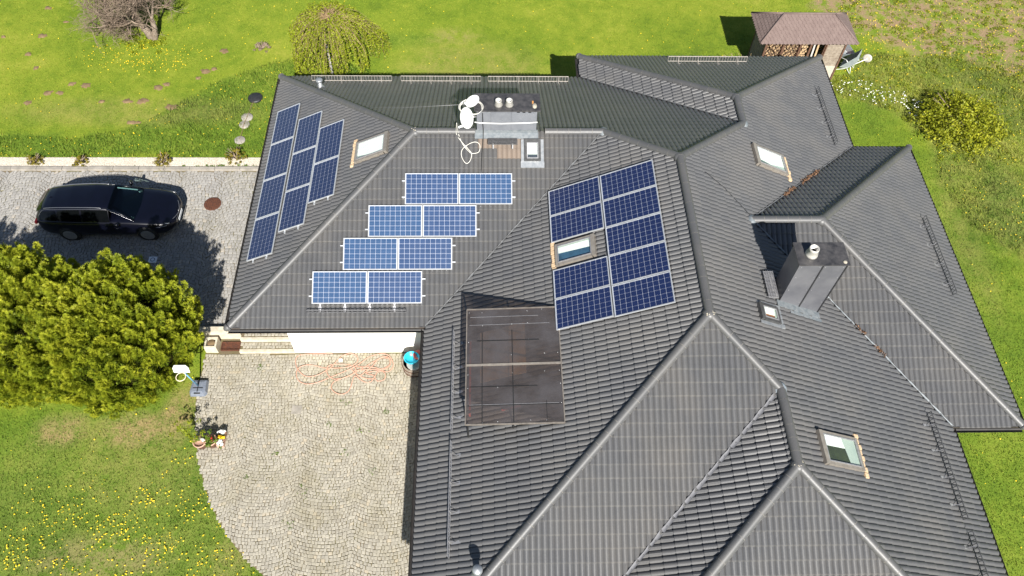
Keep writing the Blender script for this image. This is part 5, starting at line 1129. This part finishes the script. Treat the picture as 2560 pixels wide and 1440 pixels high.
for s in (-1, 1):
    side_win(-.86, -.22, s, 'side_window', MT['darkglass'], .12, .86); side_win(-.16, .66, s, 'side_window', MT['darkglass'], .06, .9); side_win(.73, 1.66, s, 'side_window', MT['darkglass'], .05, .9)
    mb = MB(); mb.tube(smooth_path([ghp(-.9, .5, s, .02)] + [ghp(x, .95, s, .012) for x in (-.7, -.3, .3, .9, 1.4, 1.64)] + [(2.08, s * .71, 1.17), (2.5, s * .80, .95)], 4), .006, 5); mb.build('window_trim', MT['chrome'], car, I4, True)
    mb = MB(); mb.tube(smooth_path([(-.66, s * .49, 1.31), (-.5, s * .51, 1.36), (0, s * .545, 1.425), (.8, s * .575, 1.46), (1.25, s * .575, 1.45), (1.45, s * .57, 1.42)], 4), .011, 6); mb.build('roof_rail', MT['chrome'], car, I4, True)
    mb = MB(); mb.lathe([(0, -.09), (.07, -.06), (.085, 0), (.07, .06), (0, .09)], (1.98, s * 1.02, .99), 10, sx=.8, sy=1.0); mb.bar((2.02, s * .90, .95), (1.98, s * 1.0, .97), .05, .03); mb.build('mirror', MT['carpaint'], car, I4, True)
    mb = MB(); vs = []
    for u in np.linspace(0, 1, 7):
        x = 3.22 + .44 * u; y = np.interp(x, xs, hw) * .945; z0 = np.interp(x, xs, be); vs += [(x, s * (y * (1.035 - .02 * u)), z0 - .13), (x + .01, s * (y * 1.0), z0 - .045), (x + .03, s * y * .92, z0 + .012)]
    f = [(i * 3 + k, (i + 1) * 3 + k, (i + 1) * 3 + k + 1, i * 3 + k + 1) for i in range(6) for k in range(2)]; mb.add(vs, f if s > 0 else [q[::-1] for q in f], 0, True); mb.build('headlight', MT['lamp'], car, I4, True)
    mb = MB(); mb.tube([(3.25, s * .905, .71), (3.4, s * .875, .70), (3.62, s * .80, .70)], .008, 5); mb.build('light_blade', MT['chrome'], car, I4, True)
    mb = MB(); mb.box((-1.04, s * .70, .86), (.08, .2, .10)); mb.build('tail_light', pm('tail_red', (.05, .004, .004), (.08, .006, .006), 9, .2), car, I4, True)
    for x in (.28, 1.28): mb = MB(); mb.bar((x, s * .925, .86), (x + .18, s * .925, .855), .02, .02); mb.build('door_handle', MT['carpaint'], car, I4, True)
    for x in (-.19, .70, 1.72): mb = MB(); mb.bar((x, s * .937, .32), (x, s * .93, .88), .006, .006); mb.build('door_gap', MT['rubber'], car, I4, True)
    mb = MB(); mb.box((1.86, s * .938, .70), (.07, .01, .02)); mb.build('side_badge', MT['chrome'], car, I4, True)
    for x in (0, 2.83):
        M = Matrix.Translation((x, s * .845, .33)) @ Matrix.Rotation(-s * math.pi / 2, 4, 'X'); w = bpy.data.objects.new('wheel', None); link(w, car, M, True)
        mb = MB(); mb.lathe([(.22, -.11), (.30, -.115), (.33, -.09), (.335, 0), (.33, .09), (.30, .115), (.235, .115)], n=28); mb.build('tyre', MT['rubber'], w, I4, True)
        mb = MB(); mb.lathe([(.232, .10), (.24, .118), (.228, .118), (.215, .07), (.0, .03)], n=28, mi=1); mb.lathe([(.226, .1195), (.242, .120), (.242, .11)], n=28); mb.lathe([(.0, .095), (.045, .095), (.05, .07)], n=14)
        for k in range(5):
            for q in (-.16, .16): a = 6.283 * k / 5; mb.bar((.04 * math.cos(a), .04 * math.sin(a), .085), (.225 * math.cos(a + q), .225 * math.sin(a + q), .1), .022, .02)
        mb.build('rim', [MT['steel'], MT['rubber']], w, I4, True)
        mb = MB(); mb.lathe([(.39, -.02), (.385, .0), (.34, .0)], n=24); mb.build('arch', MT['rubber'], w, Matrix.Translation((0, 0, .078)), True)
mb = MB(); mb.box((3.80, 0, .47), (.05, .74, .2)); mb.build('grille', MT['trim'], car, I4, True)
mb = MB(); mb.tube(smooth_path([(3.60, -.58, .69), (3.76, -.4, .65), (3.84, -.12, .60), (3.85, 0, .59), (3.84, .12, .60), (3.76, .4, .65), (3.60, .58, .69)], 4), .011, 5); mb.build('grille_bar', MT['chrome'], car, I4, True)
mb = MB(); mb.lathe([(.05, 0), (.045, .012), (0, .016)], (3.845, 0, .62), 14, Matrix.Rotation(math.pi / 2, 3, 'Y')); mb.build('badge', MT['chrome'], car, I4, True)
mb = MB(); mb.box((3.875, -.05, .44), (.012, .50, .11)); mb.build('number_plate', MT['paper'], car, I4, True)
mb = MB(); mb.box((-.5, 0, 1.375), (.14, .035, .035), None, 0, .5); mb.build('roof_antenna', MT['carpaint'], car, I4, True)
mb = MB(); vs = []
for i in range(4):
    u = i / 3; x = -1.03 + .26 * u; z = 1.09 + .18 * u
    for k in range(7): c = -1 + k / 3; vs.append((x - .05 * (1 - c * c), c * (.46 + .0 * u), z))
mb.add(vs, [(i * 7 + k, (i + 1) * 7 + k, (i + 1) * 7 + k + 1, i * 7 + k + 1) for i in range(3) for k in range(6)], 0, True); mb.build('rear_window', MT['darkglass'], car, I4, True)

# ================================================================ small things on the ground
mb = MB(); mb.lathe([(.33, 0), (.33, .03), (.30, .034), (0, .036)], (-8.76, 7.48, .31), 28); mh = thing('manhole_cover', (-8.76, 7.48, .31), 'rusty round manhole cover in the driveway', 'manhole cover'); mb.build('rim', MT['sheet_rust'], mh)
mb = MB()
for i in range(-3, 4): mb.bar((-8.76 + i * .075, 7.48 - math.sqrt(.075 - (i * .075) ** 2), .35), (-8.76 + i * .075, 7.48 + math.sqrt(.075 - (i * .075) ** 2), .35), .025, .012)
mb.build('rib', MT['sheet_rust'], mh)
pt = thing('printed_tile', (-10.42, 4.81, .335), 'white square tile with a dark ring beside the conifer', 'tile'); mb = MB(); mb.box((-10.42, 4.81, .34), (.30, .27, .02)); mb.build('slab', MT['paper'], pt)
mb = MB(); mb.tube([(-10.42 + .075 * math.cos(t), 4.81 + .075 * math.sin(t), .352) for t in np.linspace(0, 6.283, 21)[:-1]], .012, 5, closed=True); mb.build('ring', MT['ink'], pt)
mb = MB(); mb.lathe([(.30, -.02), (.31, .07), (.26, .10), (.05, .12), (0, .12)], (-8.08, 13.39, .29), 24); o = mb.build('garden_manhole', MT['blackplastic']); tag(o, 'black round drain lid on the lawn', 'lid')
for x, y, r, l in ((-8.24, 12.23, .24, 'round stepping stone nearest the black lid'), (-8.28, 11.8, .22, 'middle round stepping stone'), (-8.31, 10.9, .22, 'round stepping stone nearest the gravel strip')):
    mb = MB(); mb.lathe([(r, -.03), (r, .045), (r - .015, .055), (0, .058)], (x, y, .29), 22); o = mb.build('stepping_stone', MT['kerb']); tag(o, l, 'stepping stone', 'round stepping stones on the lawn')
mb = MB(); mb.tube(smooth_path([(-8.12, 13.1, .36), (-8.2, 12.6, .33), (-8.22, 12.2, .37), (-8.28, 11.8, .37), (-8.3, 11.3, .33), (-8.33, 10.9, .37)]), .012, 5); tag(mb.build('garden_cable', pm('brown_cable', (.2, .13, .08), (.26, .17, .1), 9, .7)), 'thin brown cable running across the stepping stones', 'cable')
# hose
hp = [[(-3.49, 1.0), (-3.77, .98), (-4.34, .98), (-4.66, .92), (-4.72, .69), (-4.6, .38), (-4.37, .16), (-4.14, .11), (-3.86, .18), (-3.51, .43), (-3.27, .77), (-3.1, .93), (-2.87, .98), (-2.65, .9), (-2.61, .68),
      (-2.8, .5), (-3.14, .43), (-3.66, .43), (-4.09, .54), (-4.37, .54), (-4.61, .4), (-4.61, .12), (-4.47, -.08), (-4.22, -.18), (-3.91, -.13), (-3.48, .07), (-2.95, .32), (-2.59, .53), (-2.24, .83), (-1.88, .97), (-1.59, .93), (-1.43, .73), (-1.37, .5), (-1.55, .27), (-2.02, .44), (-2.59, .47), (-2.97, .57), (-3.44, .56), (-3.61, .45), (-3.58, .2), (-3.38, .03), (-3.19, .01), (-2.92, .07), (-2.7, .23), (-2.77, .4),
      (-2.65, .42), (-2.6, .19), (-2.45, .15), (-2.33, .25), (-2.12, .44), (-1.86, .78), (-1.58, .8), (-1.46, .63), (-1.56, .42), (-1.83, .33), (-2.29, .23), (-2.0, .12), (-2.04, -.06), (-2.2, -.13), (-2.39, -.06), (-2.65, .11), (-2.74, -.28), (-2.83, -.47), (-3.04, -.57), (-3.27, -.48), (-3.4, -.3), (-3.34, -.11), (-3.19, -.03), (-2.8, .15), (-2.4, .42), (-2.0, .7), (-1.7, .86), (-1.52, .78), (-1.5, .55), (-1.75, .38), (-2.2, .36), (-2.7, .3), (-2.4, .08), (-2.1, .0), (-1.98, .05), (-1.9, .25), (-1.73, .29), (-1.61, .16), (-1.64, -.02), (-1.82, -.08), (-1.93, -.02), (-1.97, .12)]]
mb = MB()
for q in hp: mb.tube(smooth_path([(x, y, .048 + .012 * math.sin(i * 1.7)) for i, (x, y) in enumerate(q)], 5), .0155, 6)
tag(mb.build('garden_hose', MT['hose']), 'tangled pink garden hose lying at the foot of the white wall', 'hose')
mb = MB(); mb.box((-3.18, .72, .06), (.12, .09, .06)); mb.box((-3.18, .69, .10), (.03, .12, .02)); o = mb.build('spray_head', MT['white']); tag(o, 'small white plastic fitting lying on the hose', 'fitting')
# barrel with bowls
br = thing('wooden_barrel', (-.62, .45, 0), 'wooden half barrel tub in the corner of the white wall', 'barrel'); mb = MB(); n = 16
for k in range(n):
    a0, a1 = 6.283 * (k + .04) / n, 6.283 * (k + .96) / n; vs = []
    for z, r in ((0, .36), (.25, .41), (.5, .40), (.5, .365), (.25, .375), (0, .32)):
        for a in (a0, a1): vs.append((-.62 + r * math.cos(a), .42 + r * math.sin(a), .02 + z))
    m2 = MB(); m2.add(vs, [(2 * i, 2 * i + 1, 2 * ((i + 1) % 6) + 1, 2 * ((i + 1) % 6)) for i in range(6)] + [tuple(range(0, 12, 2))[::-1], tuple(range(1, 12, 2))]); m2.build('stave', MT['wood_grey'], br)
for z, r in ((.10, .392), (.40, .412)): mb = MB(); mb.tube([(-.62 + r * math.cos(t), .42 + r * math.sin(t), z + .02) for t in np.linspace(0, 6.283, 33)[:-1]], .013, 5, closed=True); mb.build('hoop', MT['sheet_rust'], br)
mb = MB(); mb.lathe([(.36, .42), (0, .42)], (-.62, .42, 0), 20); mb.build('water', pm('dark_water', (.02, .022, .02), (.03, .03, .03), 4, .08), br)
bw = MB(); bw.lathe([(.14, .54), (.24, .60), (.255, .68), (.27, .69), (.265, .70), (.235, .69), (.22, .62), (.0, .57)], (-.68, .46, 0), 24, sx=1.0, sy=.92); tag(bw.build('plastic_bowl', MT['blue']), 'bright blue plastic bowl standing on the barrel', 'bowl')
bw = MB(); bw.lathe([(.10, .52), (.18, .60), (.19, .66), (.17, .66), (.0, .56)], (-.46, .58, 0), 20); tag(bw.build('plastic_bowl', MT['red']), 'red plastic bowl half hidden behind the blue bowl', 'bowl')
bw = MB(); bw.lathe([(.18, .44), (.25, .50), (.26, .54), (.24, .54), (.0, .47)], (-.60, .32, 0), 24); tag(bw.build('metal_basin', MT['flue']), 'grey metal basin under the blue bowl', 'basin')
# basketball hoop
hb = thing('basketball_stand', (-7.8, -.3, 0), 'portable basketball stand with white board leaning into the conifer', 'basketball stand')
mb = MB(); pl8 = [(-.24, -.30), (.24, -.30), (.30, -.2), (.26, .28), (-.26, .28), (-.30, -.2)]; v0 = [(-7.78 + x, -.3 + y, .02) for x, y in pl8]; v1 = [(-7.78 + x * .86, -.3 + y * .86, .16) for x, y in pl8]; v2 = [(-7.78 + x * .6, -.3 + y * .6, .19) for x, y in pl8]; mb.add(v0 + v1 + v2, [(k, (k + 1) % 6, 6 + (k + 1) % 6, 6 + k) for k in range(6)] + [(6 + k, 6 + (k + 1) % 6, 12 + (k + 1) % 6, 12 + k) for k in range(6)] + [tuple(range(12, 18))]); mb.build('base', MT['greyplastic'], hb)
for c, d in (((-7.78, -.30, .192), (.03, .4, .012)), ((-7.78, -.36, .192), (.34, .03, .012)), ((-7.78, -.55, .17), (.2, .03, .03))): mb = MB(); mb.box(c, d); mb.build('groove', MT['blackplastic'], hb)
mb = MB(); mb.tube([(-7.79, -.28, .18), (-7.82, -.46, 1.62)], .024, 10); mb.build('pole', MT['bluepole'], hb)
mb = MB(); pb = [(-.25, 0), (-.25, .2), (-.18, .32), (.18, .32), (.25, .2), (.25, 0)]; M3 = Matrix.Rotation(math.radians(-14), 3, 'X'); f0 = [M3 @ Vector((x, 0, z)) + Vector((-7.84, -.49, 1.52)) for x, z in pb]; f1 = [q + Vector((0, .025, 0)) for q in f0]; mb.add(f0 + f1, [tuple(range(6)), tuple(range(6, 12))[::-1]] + [(k, 6 + k, 6 + (k + 1) % 6, (k + 1) % 6) for k in range(6)]); mb.build('backboard', MT['white'], hb)
mb = MB(); mb.tube([(-7.82 + .15 * math.cos(t), -.67 + .15 * math.sin(t), 1.58) for t in np.linspace(0, 6.283, 25)[:-1]], .014, 6, closed=True); mb.build('ring', pm('pale_ring', (.7, .6, .45), (.75, .66, .52), 5, .5), hb)
# flower pots
def pot(x, y, r, hh, label, clumps, name='flower_pot', mat=None):
    o = thing(name, (x, y, .03), label, 'flower pot', 'flower pots at the courtyard edge'); mb = MB(); mb.lathe([(r * .72, 0), (r * .95, hh * .8), (r, hh * .8), (r * 1.03, hh), (r * .9, hh), (r * .86, hh * .82), (0, hh * .8)], (x, y, .03), 22); mb.build('pot', mat or MT['terracotta'], o)
    for cl, m, nm in clumps: leafballs(cl, nm, None, None, m, 'stuff', o, .9)
G = lambda x, y, z, s, n, r, lf: [(x + rng.normal(0, s), y + rng.normal(0, s), z + rng.uniform(0, s * 2), r, 30, lf) for _ in range(n)]
pot(-7.28, -2.33, .21, .34, 'terracotta pot with a sprawling pale green plant', [(G(-7.35, -2.25, .38, .12, 9, .09, .03), MT['weep'], 'plant'), (G(-7.74, -2.08, .46, .2, 16, .09, .03), MT['weep'], 'plant')])
pot(-6.95, -2.30, .20, .36, 'terracotta pot with dark leaves and a red flower', [(G(-6.97, -2.26, .40, .11, 12, .08, .035), MT['green'], 'plant'), (G(-6.88, -2.36, .52, .03, 2, .05, .03), MT['petal_r'], 'bloom'), (G(-7.08, -2.38, .46, .05, 3, .04, .025), MT['petal_w'], 'bloom')])
o = thing('flower_box', (-6.68, -2.15, .03), 'flower box full of white and yellow blooms', 'flower box'); mb = MB()
for c, d in (((-6.68, -2.40, .12), (.22, .02, .18)), ((-6.68, -1.92, .12), (.22, .02, .18)), ((-6.78, -2.16, .12), (.02, .46, .18)), ((-6.58, -2.16, .12), (.02, .46, .18)), ((-6.68, -2.16, .15), (.18, .46, .02))): mb.box(c, d)
mb.build('box', MT['terracotta'], o)
leafballs([(-6.68 + rng.normal(0, .05), y + rng.normal(0, .035), .22 + rng.uniform(0, .06), .05, 26, .028) for y in (-1.96, -2.02, -2.30, -2.36) for _ in range(4)], 'bloom', None, None, MT['petal_w'], None, o, .9)
leafballs([(-6.68 + rng.normal(0, .05), -2.15 + rng.normal(0, .03), .24 + rng.uniform(0, .05), .045, 26, .028) for _ in range(6)], 'bloom', None, None, MT['petal_y'], None, o, .9)
leafballs([(-6.68 + rng.normal(0, .06), -2.16 + rng.normal(0, .16), .2, .05, 20, .03) for _ in range(8)], 'plant', None, None, MT['green'], None, o, .9)
mb = MB(); mb.box((-4.45, -1.11, .022), (.32, .30, .03)); o = mb.build('drain_cover', MT['kerb']); tag(o, 'square concrete drain cover in the courtyard setts', 'drain cover')

cs = []
for x, y, r_ in ((-2.9, -.75, .10), (-2.66, -2.6, .07), (-3.9, -3.9, .10), (-4.9, -2.7, .13), (-3.3, -1.6, .06), (-2.2, -1.9, .07), (-5.9, .45, .10), (-1.8, -3.3, .06), (-5.7, -3.4, .06), (-4.2, -4.9, .08), (-1.5, -1.2, .05)):
    for _ in range(7): cs.append((x + rng.normal(0, r_), y + rng.normal(0, r_), .015, .05, 16, .018))
leafballs(cs, 'moss_tufts', 'small green moss tufts growing between the courtyard setts', 'moss', MT['green'])
